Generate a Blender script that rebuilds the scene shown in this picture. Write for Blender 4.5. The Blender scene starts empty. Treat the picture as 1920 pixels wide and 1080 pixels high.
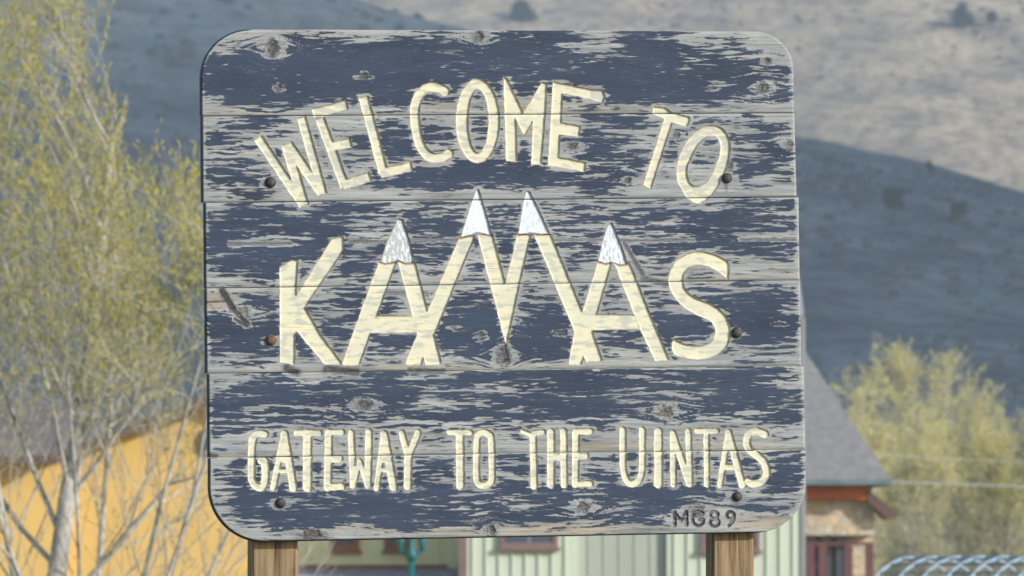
import bpy, math, random
import numpy as np
from mathutils import Vector

# ------------------------------------------------------------------ camera, world, sun, exposure
scene = bpy.context.scene
COL = scene.collection
K = 7.4e-5                       # tangent of one photo pixel
DIST = 25.0                      # metres from the lens to the sign
CAMZ = 1.6
PITCH = math.atan((1150 - 540) * K)
cam_d = bpy.data.cameras.new('camera')
cam = bpy.data.objects.new('camera', cam_d)
COL.objects.link(cam)
cam.location = (0, -DIST, CAMZ)
cam.rotation_euler = (math.pi / 2 + PITCH, 0, 0)
cam_d.sensor_width = 36
cam_d.lens = 36 / (1920 * K)
cam_d.clip_start = 0.5
cam_d.clip_end = 12000
cam_d.dof.use_dof = True
cam_d.dof.focus_distance = DIST
cam_d.dof.aperture_fstop = 11.5
scene.camera = cam

SUN_EL, SUN_AZ = math.radians(22), math.radians(120)      # azimuth clockwise from +Y
world = bpy.data.worlds.new('World')
scene.world = world
world.use_nodes = True
wn = world.node_tree
bg = wn.nodes['Background']
sky = wn.nodes.new('ShaderNodeTexSky')
sky.sky_type = 'NISHITA'
sky.sun_disc = False
sky.sun_elevation = SUN_EL
sky.sun_rotation = SUN_AZ
wn.links.new(sky.outputs[0], bg.inputs[0])
bg.inputs[1].default_value = 0.15
sd = bpy.data.lights.new('sun', 'SUN')
sd.energy = 4.0
sd.angle = math.radians(0.5)
sd.color = (1.0, 0.95, 0.87)
sun = bpy.data.objects.new('sun', sd)
COL.objects.link(sun)
to_sun = Vector((math.cos(SUN_EL) * math.sin(SUN_AZ), math.cos(SUN_EL) * math.cos(SUN_AZ), math.sin(SUN_EL)))
sun.rotation_euler = to_sun.to_track_quat('Z', 'Y').to_euler()
sun.location = to_sun * 50
vs = scene.view_settings
vs.view_transform = 'Standard'
vs.look = 'None'
vs.exposure = 0.42
vs.gamma = 1
vs.use_curve_mapping = False
scene.cycles.volume_bounces = 1
scene.cycles.max_bounces = 6

# ------------------------------------------------------------------ helpers
def ray(px, py):
    cx, cy = (px - 960) * K, (540 - py) * K
    s, c = math.sin(PITCH), math.cos(PITCH)
    return cx, c - cy * s, s + cy * c

def at(px, py, d):
    """world point on the photo pixel's sight line, d metres in front of the lens"""
    x, y, z = ray(px, py)
    t = d / y
    return Vector((x * t, d - DIST, CAMZ + z * t))

def tag(o, label=None, cat=None, group=None, kind=None):
    if label: o['label'] = label
    if cat: o['category'] = cat
    if group: o['group'] = group
    if kind: o['kind'] = kind
    return o

def thing(name, label, cat, loc, group=None, rz=0):
    o = bpy.data.objects.new(name, None)
    COL.objects.link(o)
    o.location = loc
    o.rotation_euler = (0, 0, rz)
    o.empty_display_size = 0.2
    return tag(o, label, cat, group)

class MB:
    """collects shapes that become ONE mesh object (world coordinates)"""
    def __init__(s): s.v, s.f = [], []
    def poly(s, pts):
        b = len(s.v); s.v += [tuple(p) for p in pts]; s.f.append(tuple(range(b, b + len(pts)))); return s
    def hexa(s, p):          # 8 points: bottom ring 0-3, top ring 4-7
        b = len(s.v); s.v += [tuple(q) for q in p]
        for f in ((3, 2, 1, 0), (4, 5, 6, 7), (0, 1, 5, 4), (1, 2, 6, 5), (2, 3, 7, 6), (3, 0, 4, 7)):
            s.f.append(tuple(b + i for i in f))
        return s
    def box(s, x0, x1, y0, y1, z0, z1):
        return s.hexa([(x0, y0, z0), (x1, y0, z0), (x1, y1, z0), (x0, y1, z0),
                       (x0, y0, z1), (x1, y0, z1), (x1, y1, z1), (x0, y1, z1)])
    def prism(s, pts, off):
        """polygon extruded by vector off"""
        n = len(pts); b = len(s.v); off = Vector(off)
        s.v += [tuple(p) for p in pts] + [tuple(Vector(p) + off) for p in pts]
        s.f.append(tuple(b + i for i in range(n)))
        s.f.append(tuple(b + n + i for i in reversed(range(n))))
        for i in range(n):
            j = (i + 1) % n
            s.f.append((b + j, b + i, b + n + i, b + n + j))
        return s
    def tube(s, pts, rad, n=6, cap=True):
        pts = [Vector(p) for p in pts]
        if not hasattr(rad, '__len__'): rad = [rad] * len(pts)
        b = len(s.v)
        for i, p in enumerate(pts):
            d = (pts[min(i + 1, len(pts) - 1)] - pts[max(i - 1, 0)])
            d = d.normalized() if d.length > 1e-9 else Vector((0, 0, 1))
            a = d.orthogonal() if i == 0 else (pa - d * pa.dot(d))
            if a.length < 1e-6: a = d.orthogonal()
            a = a.normalized(); pa = a; c = d.cross(a)
            for k in range(n):
                t = 2 * math.pi * k / n
                s.v.append(tuple(p + (a * math.cos(t) + c * math.sin(t)) * rad[i]))
        for i in range(len(pts) - 1):
            for k in range(n):
                k2 = (k + 1) % n
                s.f.append((b + i * n + k, b + i * n + k2, b + (i + 1) * n + k2, b + (i + 1) * n + k))
        if cap:
            s.f.append(tuple(b + k for k in reversed(range(n))))
            s.f.append(tuple(b + (len(pts) - 1) * n + k for k in range(n)))
        return s
    def lathe(s, prof, origin, n=14):
        o = Vector(origin); b = len(s.v)
        for r, z in prof:
            for k in range(n):
                t = 2 * math.pi * k / n
                s.v.append((o.x + r * math.cos(t), o.y + r * math.sin(t), o.z + z))
        for i in range(len(prof) - 1):
            for k in range(n):
                k2 = (k + 1) % n
                s.f.append((b + i * n + k, b + i * n + k2, b + (i + 1) * n + k2, b + (i + 1) * n + k))
        s.f.append(tuple(b + k for k in reversed(range(n))))
        s.f.append(tuple(b + (len(prof) - 1) * n + k for k in range(n)))
        return s
    def build(s, name, m, parent=None, smooth=False):
        me = bpy.data.meshes.new(name)
        me.from_pydata(s.v, [], s.f)
        if smooth: me.polygons.foreach_set('use_smooth', [True] * len(me.polygons))
        return link(name, me, m, parent)

def origin_of(o):
    v = Vector((0, 0, 0))
    while o is not None:
        v = v + o.location; o = o.parent
    return v

def link(name, me, m, parent=None):
    """mesh given in world coordinates; its parent's origin is taken off"""
    me.materials.append(m)
    o = bpy.data.objects.new(name, me)
    COL.objects.link(o)
    if parent is not None:
        off = origin_of(parent)
        me.transform(__import__('mathutils').Matrix.Translation(-off))
        o.parent = parent
    return o

# ---- materials
def new_mat(name, rough=0.8, spec=0.3):
    m = bpy.data.materials.new(name)
    m.use_nodes = True
    n = m.node_tree.nodes; l = m.node_tree.links
    b = n['Principled BSDF']
    b.inputs['Roughness'].default_value = rough
    b.inputs['Specular IOR Level'].default_value = spec
    return m, n, l, b

def coords(n, l, scale=(1, 1, 1), kind='Object'):
    tc = n.new('ShaderNodeTexCoord'); mp = n.new('ShaderNodeMapping')
    mp.inputs['Scale'].default_value = scale
    l.new(tc.outputs[kind], mp.inputs[0])
    return mp.outputs[0]

def noise(n, l, vec, scale=1, detail=4, rough=0.6, dist=0.0):
    t = n.new('ShaderNodeTexNoise')
    t.inputs['Scale'].default_value = scale; t.inputs['Detail'].default_value = detail
    t.inputs['Roughness'].default_value = rough; t.inputs['Distortion'].default_value = dist
    if vec is not None: l.new(vec, t.inputs['Vector'])
    return t.outputs['Fac']

def ramp(n, l, fac, stops):
    r = n.new('ShaderNodeValToRGB'); e = r.color_ramp.elements
    while len(e) < len(stops): e.new(0.5)
    for el, (p, c) in zip(e, stops):
        el.position = p; el.color = (c[0], c[1], c[2], 1) if hasattr(c, '__len__') else (c, c, c, 1)
    l.new(fac, r.inputs[0])
    return r.outputs[0]

def mix(n, l, fac, a, b, mode='MIX'):
    x = n.new('ShaderNodeMix'); x.data_type = 'RGBA'; x.blend_type = mode; x.clamp_factor = True
    for sock, val in ((x.inputs[0], fac), (x.inputs[6], a), (x.inputs[7], b)):
        if hasattr(val, 'links') or hasattr(val, 'is_linked'): l.new(val, sock)
        elif hasattr(val, '__len__'): sock.default_value = (val[0], val[1], val[2], 1)
        else: sock.default_value = val
    return x.outputs[2]

def math_(n, l, op, a, b=0.0, c=0.0):
    x = n.new('ShaderNodeMath'); x.operation = op
    for i, val in enumerate((a, b, c)):
        if hasattr(val, 'is_linked'): l.new(val, x.inputs[i])
        else: x.inputs[i].default_value = val
    return x.outputs[0]

def attr(n, name):
    a = n.new('ShaderNodeAttribute'); a.attribute_name = name
    return a.outputs['Fac']

def bump(n, l, b, height, strength=0.4, dist=0.01):
    u = n.new('ShaderNodeBump'); u.inputs['Strength'].default_value = strength
    u.inputs['Distance'].default_value = dist
    l.new(height, u.inputs['Height']); l.new(u.outputs[0], b.inputs['Normal'])

def mottled(name, c0, c1, scale=(1, 1, 1), sc=3, rough=0.85, bstr=0.2, bdist=0.02, detail=5, c2=None):
    m, n, l, b = new_mat(name, rough)
    v = coords(n, l, scale)
    f = noise(n, l, v, sc, detail, 0.65)
    stops = [(0.32, c0), (0.68, c1)] if c2 is None else [(0.3, c0), (0.5, c1), (0.7, c2)]
    l.new(ramp(n, l, f, stops), b.inputs['Base Color'])
    bump(n, l, b, f, bstr, bdist)
    return m

# ------------------------------------------------------------------ materials
M = {}
M['ground'] = mottled('dry_grass_ground', (0.09, 0.10, 0.035), (0.20, 0.17, 0.08), (1, 1, 1), 0.6, 0.95, 0.5, 0.05)

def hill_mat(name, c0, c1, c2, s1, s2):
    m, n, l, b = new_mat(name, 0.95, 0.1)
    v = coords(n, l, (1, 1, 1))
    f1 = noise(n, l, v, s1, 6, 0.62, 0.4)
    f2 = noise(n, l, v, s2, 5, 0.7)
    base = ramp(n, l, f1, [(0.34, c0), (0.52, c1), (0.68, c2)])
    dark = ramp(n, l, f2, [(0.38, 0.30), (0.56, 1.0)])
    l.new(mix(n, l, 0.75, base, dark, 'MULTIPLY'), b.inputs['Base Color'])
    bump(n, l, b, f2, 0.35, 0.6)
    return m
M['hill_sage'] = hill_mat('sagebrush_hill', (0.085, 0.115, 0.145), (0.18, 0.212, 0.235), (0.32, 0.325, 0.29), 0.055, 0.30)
M['hill_mixed'] = hill_mat('sage_and_grass_hill', (0.19, 0.215, 0.205), (0.32, 0.34, 0.30), (0.48, 0.46, 0.37), 0.03, 0.16)
M['hill_grass'] = hill_mat('dry_grass_hill', (0.29, 0.235, 0.18), (0.48, 0.385, 0.265), (0.60, 0.485, 0.32), 0.05, 0.30)
M['sagebrush'] = mottled('sagebrush', (0.07, 0.10, 0.105), (0.12, 0.15, 0.15), sc=0.6)
M['hill_brush'] = mottled('grey_brown_brush', (0.15, 0.13, 0.105), (0.24, 0.21, 0.16), sc=0.5)
M['scrub'] = mottled('dark_scrub', (0.03, 0.055, 0.03), (0.06, 0.09, 0.045), sc=0.8)
M['scrub_wood'] = mottled('scrub_wood', (0.08, 0.065, 0.05), (0.13, 0.11, 0.09), sc=2)
M['stucco_orange'] = mottled('orange_yellow_render', (0.60, 0.40, 0.125), (0.68, 0.455, 0.15), (1, 1, 1), 1.2, 0.9, 0.25, 0.01)
M['brown_trim'] = mottled('brown_trim', (0.10, 0.06, 0.055), (0.15, 0.09, 0.08), sc=4)
M['shingle_brown'] = mottled('brown_grey_shingle', (0.12, 0.10, 0.09), (0.22, 0.19, 0.17), (1, 1, 1), 5)
M['shingle_grey'] = mottled('grey_shingle', (0.165, 0.167, 0.172), (0.235, 0.236, 0.24), (1, 1, 1), 6)
M['siding_green'] = mottled('pale_green_siding', (0.47, 0.53, 0.43), (0.53, 0.59, 0.49), (1, 1, 0.2), 2, 0.6, 0.1, 0.004)
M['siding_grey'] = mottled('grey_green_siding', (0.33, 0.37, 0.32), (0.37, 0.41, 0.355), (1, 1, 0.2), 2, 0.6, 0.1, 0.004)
M['siding_tan'] = mottled('tan_siding', (0.78, 0.70, 0.38), (0.82, 0.75, 0.43), (1, 1, 0.2), 2, 0.7, 0.1, 0.004)
M['mauve_trim'] = mottled('mauve_brown_trim', (0.16, 0.105, 0.105), (0.21, 0.14, 0.135), sc=4, rough=0.6)
M['rust_trim'] = mottled('rust_red_trim', (0.26, 0.10, 0.055), (0.33, 0.13, 0.07), sc=4, rough=0.7)
M['orange_beam'] = mottled('orange_brown_beam', (0.42, 0.095, 0.025), (0.52, 0.14, 0.035), (0.6, 1, 2), 4, 0.7)
M['maroon'] = mottled('maroon_stain', (0.11, 0.045, 0.05), (0.16, 0.07, 0.075), (2, 2, 0.5), 4, 0.7)
M['porch_roof'] = mottled('grey_lavender_roof', (0.26, 0.25, 0.29), (0.34, 0.33, 0.37), sc=3, rough=0.6)
M['corner_grey'] = mottled('grey_corner_trim', (0.24, 0.25, 0.26), (0.30, 0.31, 0.32), sc=3)
M['gutter'] = mottled('grey_teal_gutter', (0.10, 0.15, 0.17), (0.15, 0.20, 0.22), sc=3, rough=0.5)
M['soffit'] = mottled('dark_soffit', (0.05, 0.045, 0.045), (0.08, 0.07, 0.07), sc=3)
M['teal'] = mottled('teal_painted_iron', (0.002, 0.085, 0.11), (0.004, 0.12, 0.15), sc=6, rough=0.45)
M['lantern'] = mottled('frosted_lantern_glass', (0.62, 0.60, 0.52), (0.7, 0.68, 0.6), sc=5, rough=0.4)
M['pale_pipe'] = mottled('pale_blue_white_pipe', (0.23, 0.32, 0.41), (0.29, 0.39, 0.48), sc=5, rough=0.4)
M['wire'] = mottled('weathered_wire', (0.27, 0.29, 0.28), (0.33, 0.35, 0.34), sc=5, rough=0.5)
M['pole_wood'] = mottled('utility_pole_wood', (0.12, 0.09, 0.065), (0.2, 0.16, 0.12), (4, 4, 0.3), 3)

m, n, l, b = new_mat('window_glass', 0.08, 0.6)
b.inputs['Base Color'].default_value = (0.05, 0.07, 0.11, 1)
M['glass'] = m
m, n, l, b = new_mat('house_stone', 0.9)
v = coords(n, l, (1, 1, 1))
vo = n.new('ShaderNodeTexVoronoi'); vo.inputs['Scale'].default_value = 7.0; l.new(v, vo.inputs['Vector'])
vd = n.new('ShaderNodeTexVoronoi'); vd.feature = 'DISTANCE_TO_EDGE'; vd.inputs['Scale'].default_value = 7.0; l.new(v, vd.inputs['Vector'])
sc_ = n.new('ShaderNodeSeparateColor'); l.new(vo.outputs['Color'], sc_.inputs[0])
stone = ramp(n, l, sc_.outputs[0], [(0.0, (0.46, 0.33, 0.22)), (0.35, (0.60, 0.48, 0.32)), (0.65, (0.56, 0.49, 0.40)), (1.0, (0.44, 0.41, 0.35))])
mort = ramp(n, l, vd.outputs['Distance'], [(0.02, 0.0), (0.07, 1.0)])
l.new(mix(n, l, mort, (0.40, 0.37, 0.32), stone), b.inputs['Base Color'])
bump(n, l, b, mort, 0.6, 0.03)
M['stone'] = m

def bark(name, c0, c1, sc=6):
    return mottled(name, c0, c1, (1, 1, 0.5), sc, 0.9, 0.6, 0.015)
M['bark_pale'] = bark('pale_willow_bark', (0.17, 0.165, 0.15), (0.50, 0.49, 0.455), 9)
M['twig_pale'] = bark('pale_grey_twigs', (0.40, 0.37, 0.30), (0.56, 0.53, 0.45))
M['bark_tan'] = bark('tan_twig_bark', (0.34, 0.32, 0.27), (0.50, 0.48, 0.42))

def leaf_mat(name, c0, c1, c2):
    m, n, l, b = new_mat(name, 0.7, 0.2)
    g = n.new('ShaderNodeNewGeometry')
    l.new(ramp(n, l, g.outputs['Random Per Island'], [(0.0, c0), (0.5, c1), (1.0, c2)]), b.inputs['Base Color'])
    tr = n.new('ShaderNodeBsdfTranslucent')
    l.new(ramp(n, l, g.outputs['Random Per Island'], [(0.0, c0), (0.5, c1), (1.0, c2)]), tr.inputs[0])
    ms = n.new('ShaderNodeMixShader'); ms.inputs[0].default_value = 0.45
    out = n['Material Output']
    l.new(b.outputs[0], ms.inputs[1]); l.new(tr.outputs[0], ms.inputs[2]); l.new(ms.outputs[0], out.inputs[0])
    return m
M['bud'] = leaf_mat('spring_bud', (0.36, 0.32, 0.07), (0.48, 0.43, 0.08), (0.40, 0.40, 0.14))
M['bud_pale'] = leaf_mat('pale_spring_leaf', (0.58, 0.53, 0.20), (0.70, 0.64, 0.24), (0.62, 0.57, 0.30))
M['leaf_dark'] = leaf_mat('dark_scrub_leaf', (0.012, 0.03, 0.018), (0.022, 0.05, 0.024), (0.035, 0.065, 0.03))

# ---- sign materials
def wood_grain(n, l, across='Z'):
    """weathered bare wood: returns colour and height"""
    vec = coords(n, l, (3.0, 3.0, 75.0) if across == 'Z' else (75, 75, 3.0))
    vec2 = coords(n, l, (10.0, 10.0, 330.0) if across == 'Z' else (330, 330, 10.0))
    g1 = noise(n, l, vec, 1, 6, 0.65, 0.6)
    g2 = noise(n, l, vec2, 1, 3, 0.6, 0.2)
    return g1, g2

m, n, l, b = new_mat('peeling_blue_paint_on_grey_wood', 0.75, 0.25)
g1, g2 = wood_grain(n, l)
wood = ramp(n, l, g1, [(0.25, (0.122, 0.130, 0.140)), (0.43, (0.242, 0.260, 0.277)), (0.7, (0.37, 0.392, 0.412))])
crack = ramp(n, l, g2, [(0.27, 0.40), (0.40, 1.0)])
wood = mix(n, l, 0.8, wood, crack, 'MULTIPLY')
zone = noise(n, l, coords(n, l, (2.2, 2.2, 16)), 1, 5, 0.65, 0.5)
wood = mix(n, l, 0.85, wood, ramp(n, l, zone, [(0.28, (0.62, 0.62, 0.64)), (0.45, (0.88, 0.90, 0.90)), (0.58, (1.04, 1.03, 0.97)), (0.75, (1.14, 1.16, 1.18))]), 'MULTIPLY')
split = ramp(n, l, noise(n, l, coords(n, l, (1.6, 1.6, 120)), 1, 2, 0.5, 0.3), [(0.26, 0.25), (0.30, 1.0)])
wood = mix(n, l, 0.8, wood, split, 'MULTIPLY')
wood = mix(n, l, attr(n, 'warm'), wood, mix(n, l, 1.0, wood, (1.12, 0.87, 0.62), 'MULTIPLY'))
wood = mix(n, l, math_(n, l, 'MULTIPLY', attr(n, 'dark'), 1.35), wood, (0.045, 0.036, 0.034))
wood = mix(n, l, attr(n, 'rim'), wood, (0.44, 0.46, 0.46))
fine = noise(n, l, coords(n, l, (34, 34, 430)), 1, 4, 0.65)
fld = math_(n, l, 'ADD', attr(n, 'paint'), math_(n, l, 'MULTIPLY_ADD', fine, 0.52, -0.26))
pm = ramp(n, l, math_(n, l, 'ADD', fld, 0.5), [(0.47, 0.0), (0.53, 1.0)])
pv = noise(n, l, coords(n, l, (2.5, 2.5, 6)), 1, 5, 0.6)
paint = ramp(n, l, pv, [(0.3, (0.023, 0.037, 0.070)), (0.7, (0.031, 0.048, 0.085))])
# worn-thin paint lets the grain through near the edges of the flakes
thin = ramp(n, l, math_(n, l, 'ADD', fld, 0.5), [(0.50, 0.45), (0.72, 0.0)])
paint = mix(n, l, math_(n, l, 'MULTIPLY', thin, g2), paint, (0.13, 0.12, 0.15))
fine2 = noise(n, l, coords(n, l, (16, 16, 400)), 1, 4, 0.65, 0.3)
resid = math_(n, l, 'MULTIPLY', ramp(n, l, math_(n, l, 'ADD', fld, 0.5), [(0.16, 0.0), (0.46, 1.0)]), ramp(n, l, fine2, [(0.50, 0.0), (0.56, 0.85)]))
wood = mix(n, l, resid, wood, (0.075, 0.085, 0.115))
hair = math_(n, l, 'MULTIPLY', ramp(n, l, math_(n, l, 'ADD', fld, 0.5), [(0.60, 1.0), (0.86, 0.0)]), ramp(n, l, fine2, [(0.33, 0.8), (0.38, 0.0)]))
paint = mix(n, l, hair, paint, (0.22, 0.23, 0.25))
paint = mix(n, l, 1.0, paint, ramp(n, l, noise(n, l, coords(n, l, (1.3, 1.3, 9)), 1, 5, 0.7), [(0.3, 0.72), (0.5, 1.0), (0.7, 1.22)]), 'MULTIPLY')
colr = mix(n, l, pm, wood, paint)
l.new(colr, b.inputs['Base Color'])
l.new(ramp(n, l, pm, [(0, 0.9), (1, 0.55)]), b.inputs['Roughness'])
hgt = math_(n, l, 'ADD', math_(n, l, 'MULTIPLY', mix(n, l, 0.5, g1, g2), math_(n, l, 'MULTIPLY_ADD', pm, -0.75, 1.0)), math_(n, l, 'MULTIPLY', pm, 0.9))
bump(n, l, b, hgt, 0.55, 0.0016)
M['plank'] = m

def letter_mat(name, c0, c1, under, line):
    m, n, l, b = new_mat(name, 0.6, 0.3)
    g1, g2 = wood_grain(n, l)
    pv = noise(n, l, coords(n, l, (9, 9, 14)), 1, 5, 0.65)
    col = ramp(n, l, pv, [(0.3, c0), (0.7, c1)])
    gr = ramp(n, l, g2, [(0.27, 0.55), (0.42, 1.0)])
    col = mix(n, l, 0.5, col, gr, 'MULTIPLY')
    split = ramp(n, l, noise(n, l, coords(n, l, (3.5, 3.5, 130)), 1, 2, 0.5, 0.3), [(0.27, 0.35), (0.31, 1.0)])
    col = mix(n, l, 0.7, col, split, 'MULTIPLY')
    fine = noise(n, l, coords(n, l, (60, 60, 420)), 1, 3, 0.6)
    fld = math_(n, l, 'ADD', attr(n, 'wear'), math_(n, l, 'MULTIPLY_ADD', fine, 0.22, -0.11))
    wm = ramp(n, l, math_(n, l, 'ADD', fld, 0.5), [(0.36, 0.0), (0.68, 0.85)])
    un = mix(n, l, 0.8, under, gr, 'MULTIPLY')
    col = mix(n, l, wm, col, un)
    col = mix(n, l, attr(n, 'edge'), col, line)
    l.new(col, b.inputs['Base Color'])
    bump(n, l, b, mix(n, l, 0.5, g1, g2), 0.4, 0.0012)
    return m
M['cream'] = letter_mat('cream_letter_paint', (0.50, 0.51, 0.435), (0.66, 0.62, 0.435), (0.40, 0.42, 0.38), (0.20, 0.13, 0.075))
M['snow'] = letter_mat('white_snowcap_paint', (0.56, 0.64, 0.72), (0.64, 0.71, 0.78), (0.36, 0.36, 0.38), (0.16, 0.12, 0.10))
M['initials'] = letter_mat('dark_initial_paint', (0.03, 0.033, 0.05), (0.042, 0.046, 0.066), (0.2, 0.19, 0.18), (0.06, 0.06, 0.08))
M['iron'] = mottled('dark_iron_bolt', (0.025, 0.025, 0.035), (0.06, 0.055, 0.06), sc=60, rough=0.6)
M['rusty_iron'] = mottled('rusty_bolt', (0.09, 0.05, 0.04), (0.15, 0.09, 0.07), sc=60, rough=0.8)
m, n, l, b = new_mat('weathered_post_wood', 0.85, 0.2)
g1, g2 = wood_grain(n, l, 'X')
wood = ramp(n, l, g1, [(0.30, (0.07, 0.05, 0.033)), (0.47, (0.22, 0.165, 0.10)), (0.66, (0.34, 0.275, 0.18))])
crack = ramp(n, l, g2, [(0.28, 0.3), (0.42, 1.0)])
blot = ramp(n, l, noise(n, l, coords(n, l, (4, 4, 1.2)), 1, 4, 0.6), [(0.35, (1.0, 0.95, 0.9)), (0.65, (0.72, 0.62, 0.58))])
wood = mix(n, l, 0.8, mix(n, l, 0.8, wood, crack, 'MULTIPLY'), blot, 'MULTIPLY')
l.new(wood, b.inputs['Base Color'])
bump(n, l, b, mix(n, l, 0.5, g1, g2), 0.6, 0.003)
M['post'] = m

# ------------------------------------------------------------------ ground and hills
def grid_mesh(name, P, m, kind=None):
    nv, nu = P.shape[:2]
    me = bpy.data.meshes.new(name)
    idx = np.arange(nv * nu).reshape(nv, nu)
    q = np.stack([idx[:-1, :-1], idx[:-1, 1:], idx[1:, 1:], idx[1:, :-1]], -1).reshape(-1, 4)
    set_mesh(me, P.reshape(-1, 3), q)
    o = link(name, me, m)
    if kind: o['kind'] = kind
    return o

def set_mesh(me, V, Q, smooth=True):
    me.vertices.add(len(V)); me.vertices.foreach_set('co', np.asarray(V, np.float32).ravel())
    nq = len(Q); k = Q.shape[1]
    me.loops.add(nq * k); me.polygons.add(nq)
    me.loops.foreach_set('vertex_index', Q.astype(np.int32).ravel())
    me.polygons.foreach_set('loop_start', np.arange(0, nq * k, k, dtype=np.int32))
    me.polygons.foreach_set('use_smooth', np.full(nq, smooth))
    me.update(calc_edges=True)
    me.validate()

def hash2(ix, iy, seed):
    h = (ix.astype(np.int64) * 374761393 + iy.astype(np.int64) * 668265263 + seed * 974634777) & 0xffffffff
    h = ((h ^ (h >> 13)) * 1274126177) & 0xffffffff
    return ((h ^ (h >> 16)) & 0xffff) / 65535.0

def perlin(x, y, seed=0):
    x = np.asarray(x, float); y = np.asarray(y, float)
    ix, iy = np.floor(x), np.floor(y)
    fx, fy = x - ix, y - iy
    u = fx ** 3 * (fx * (fx * 6 - 15) + 10); w = fy ** 3 * (fy * (fy * 6 - 15) + 10)
    def g(i, j):
        a = hash2(ix + i, iy + j, seed) * 2 * np.pi
        return np.cos(a) * (fx - i) + np.sin(a) * (fy - j)
    return (g(0, 0) * (1 - u) + g(1, 0) * u) * (1 - w) + (g(0, 1) * (1 - u) + g(1, 1) * u) * w

def fbm(x, y, seed=0, octv=4, gain=0.5):
    s = 0; a = 1
    for o in range(octv):
        s = s + a * perlin(x * 2 ** o + 17.3 * o, y * 2 ** o + 9.1 * o, seed + o); a *= gain
    return s

def sm(x, a, b):
    t = np.clip((x - a) / (b - a), 0, 1)
    return t * t * (3 - 2 * t)

# ground: one sheet that reaches under the hills
gy = np.concatenate([np.linspace(-80, 200, 60), np.linspace(215, 2600, 40)])
gx = np.concatenate([np.linspace(-1400, -90, 20), np.linspace(-80, 80, 50), np.linspace(90, 1400, 20)])
GX, GY = np.meshgrid(gx, gy)
grid_mesh('ground', np.stack([GX, GY, 0.12 * fbm(GX / 14, GY / 14, 3) - 0.05], -1), M['ground'], 'structure')

def hill(name, m, pts, ycrest, ybase, yback, rough, seed, halfw, nu=260, nv=110):
    """a ridge whose skyline passes through the given photo pixels at distance ycrest"""
    px = np.array([p[0] for p in pts], float); py = np.array([p[1] for p in pts], float)
    xs = (px - 960) * K * ycrest
    zs = np.array([at(a, c, ycrest).z for a, c in pts])
    t = np.linspace(-1, 1, nu); X1 = np.sign(t) * (np.abs(t) ** 1.6) * halfw
    zc = np.interp(X1, xs, zs)
    zc = np.convolve(np.pad(zc, 3, 'edge'), np.ones(7) / 7, 'valid')
    v = np.concatenate([np.linspace(0, 1, nv), 1 + np.linspace(0.02, 1, 25)])
    Y1 = np.where(v <= 1, ybase + (ycrest - DIST - ybase) * v, (ycrest - DIST) + (yback - ycrest) * (v - 1))
    prof = np.where(v <= 1, 1 - (1 - v) ** 1.35, np.clip(1 - (v - 1) ** 1.3 * 1.02, -0.02, 1))
    X, Y = np.meshgrid(X1, Y1)
    Z = zc[None, :] * prof[:, None]
    amp = np.clip(np.where(v <= 1, v * 6, 2), 0, 1)[:, None] * np.clip((1.02 - np.abs(v - 1)[:, None]) * 3, 0, 1)
    gully = fbm(X / 42, Y / 160, seed, 3) * rough * 2.2 * np.clip(np.abs(v - 1) * 6, 0, 1)[:, None]
    Z = Z + amp * (fbm(X / 26, Y / 26, seed + 7, 5) * rough + gully) - 1.0 * (1 - np.clip(v, 0, 1))[:, None]
    o = grid_mesh(name, np.stack([X, Y, Z], -1), m, 'structure')
    def height(x, y):
        vv = (y - ybase) / (ycrest - DIST - ybase)
        return float(np.interp(x, X1, zc)) * (1 - (1 - min(max(vv, 0), 1)) ** 1.35)
    return height

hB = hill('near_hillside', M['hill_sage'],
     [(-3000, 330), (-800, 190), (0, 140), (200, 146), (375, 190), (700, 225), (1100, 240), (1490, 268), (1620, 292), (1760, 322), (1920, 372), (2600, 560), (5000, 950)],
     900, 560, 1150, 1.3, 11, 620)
hA = hill('middle_hillside', M['hill_mixed'],
     [(-3000, 20), (-600, -150), (300, -90), (640, -4), (850, 48), (1150, 150), (1490, 275), (2000, 440), (3500, 820)],
     1300, 1010, 1600, 1.6, 23, 760)
hC = hill('far_hillside', M['hill_grass'],
     [(-3000, 0), (0, -160), (960, -210), (1920, -260), (4000, -100)],
     2100, 1480, 2700, 1.1, 37, 1300)

# unseen ridge added on the right, shaped to shade the two nearer hillsides
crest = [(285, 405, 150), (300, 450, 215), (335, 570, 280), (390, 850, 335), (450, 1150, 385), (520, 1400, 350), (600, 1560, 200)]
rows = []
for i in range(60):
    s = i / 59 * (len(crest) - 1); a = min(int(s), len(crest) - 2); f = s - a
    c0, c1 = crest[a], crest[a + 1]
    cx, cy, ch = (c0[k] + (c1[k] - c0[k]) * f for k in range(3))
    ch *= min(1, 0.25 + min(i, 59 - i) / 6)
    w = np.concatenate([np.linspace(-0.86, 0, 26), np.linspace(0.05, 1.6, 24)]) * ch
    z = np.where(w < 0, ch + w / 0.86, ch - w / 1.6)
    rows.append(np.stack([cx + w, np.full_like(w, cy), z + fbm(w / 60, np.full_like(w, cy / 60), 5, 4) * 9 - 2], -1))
grid_mesh('added_shade_ridge', np.array(rows), M['hill_mixed'], 'structure')

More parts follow.
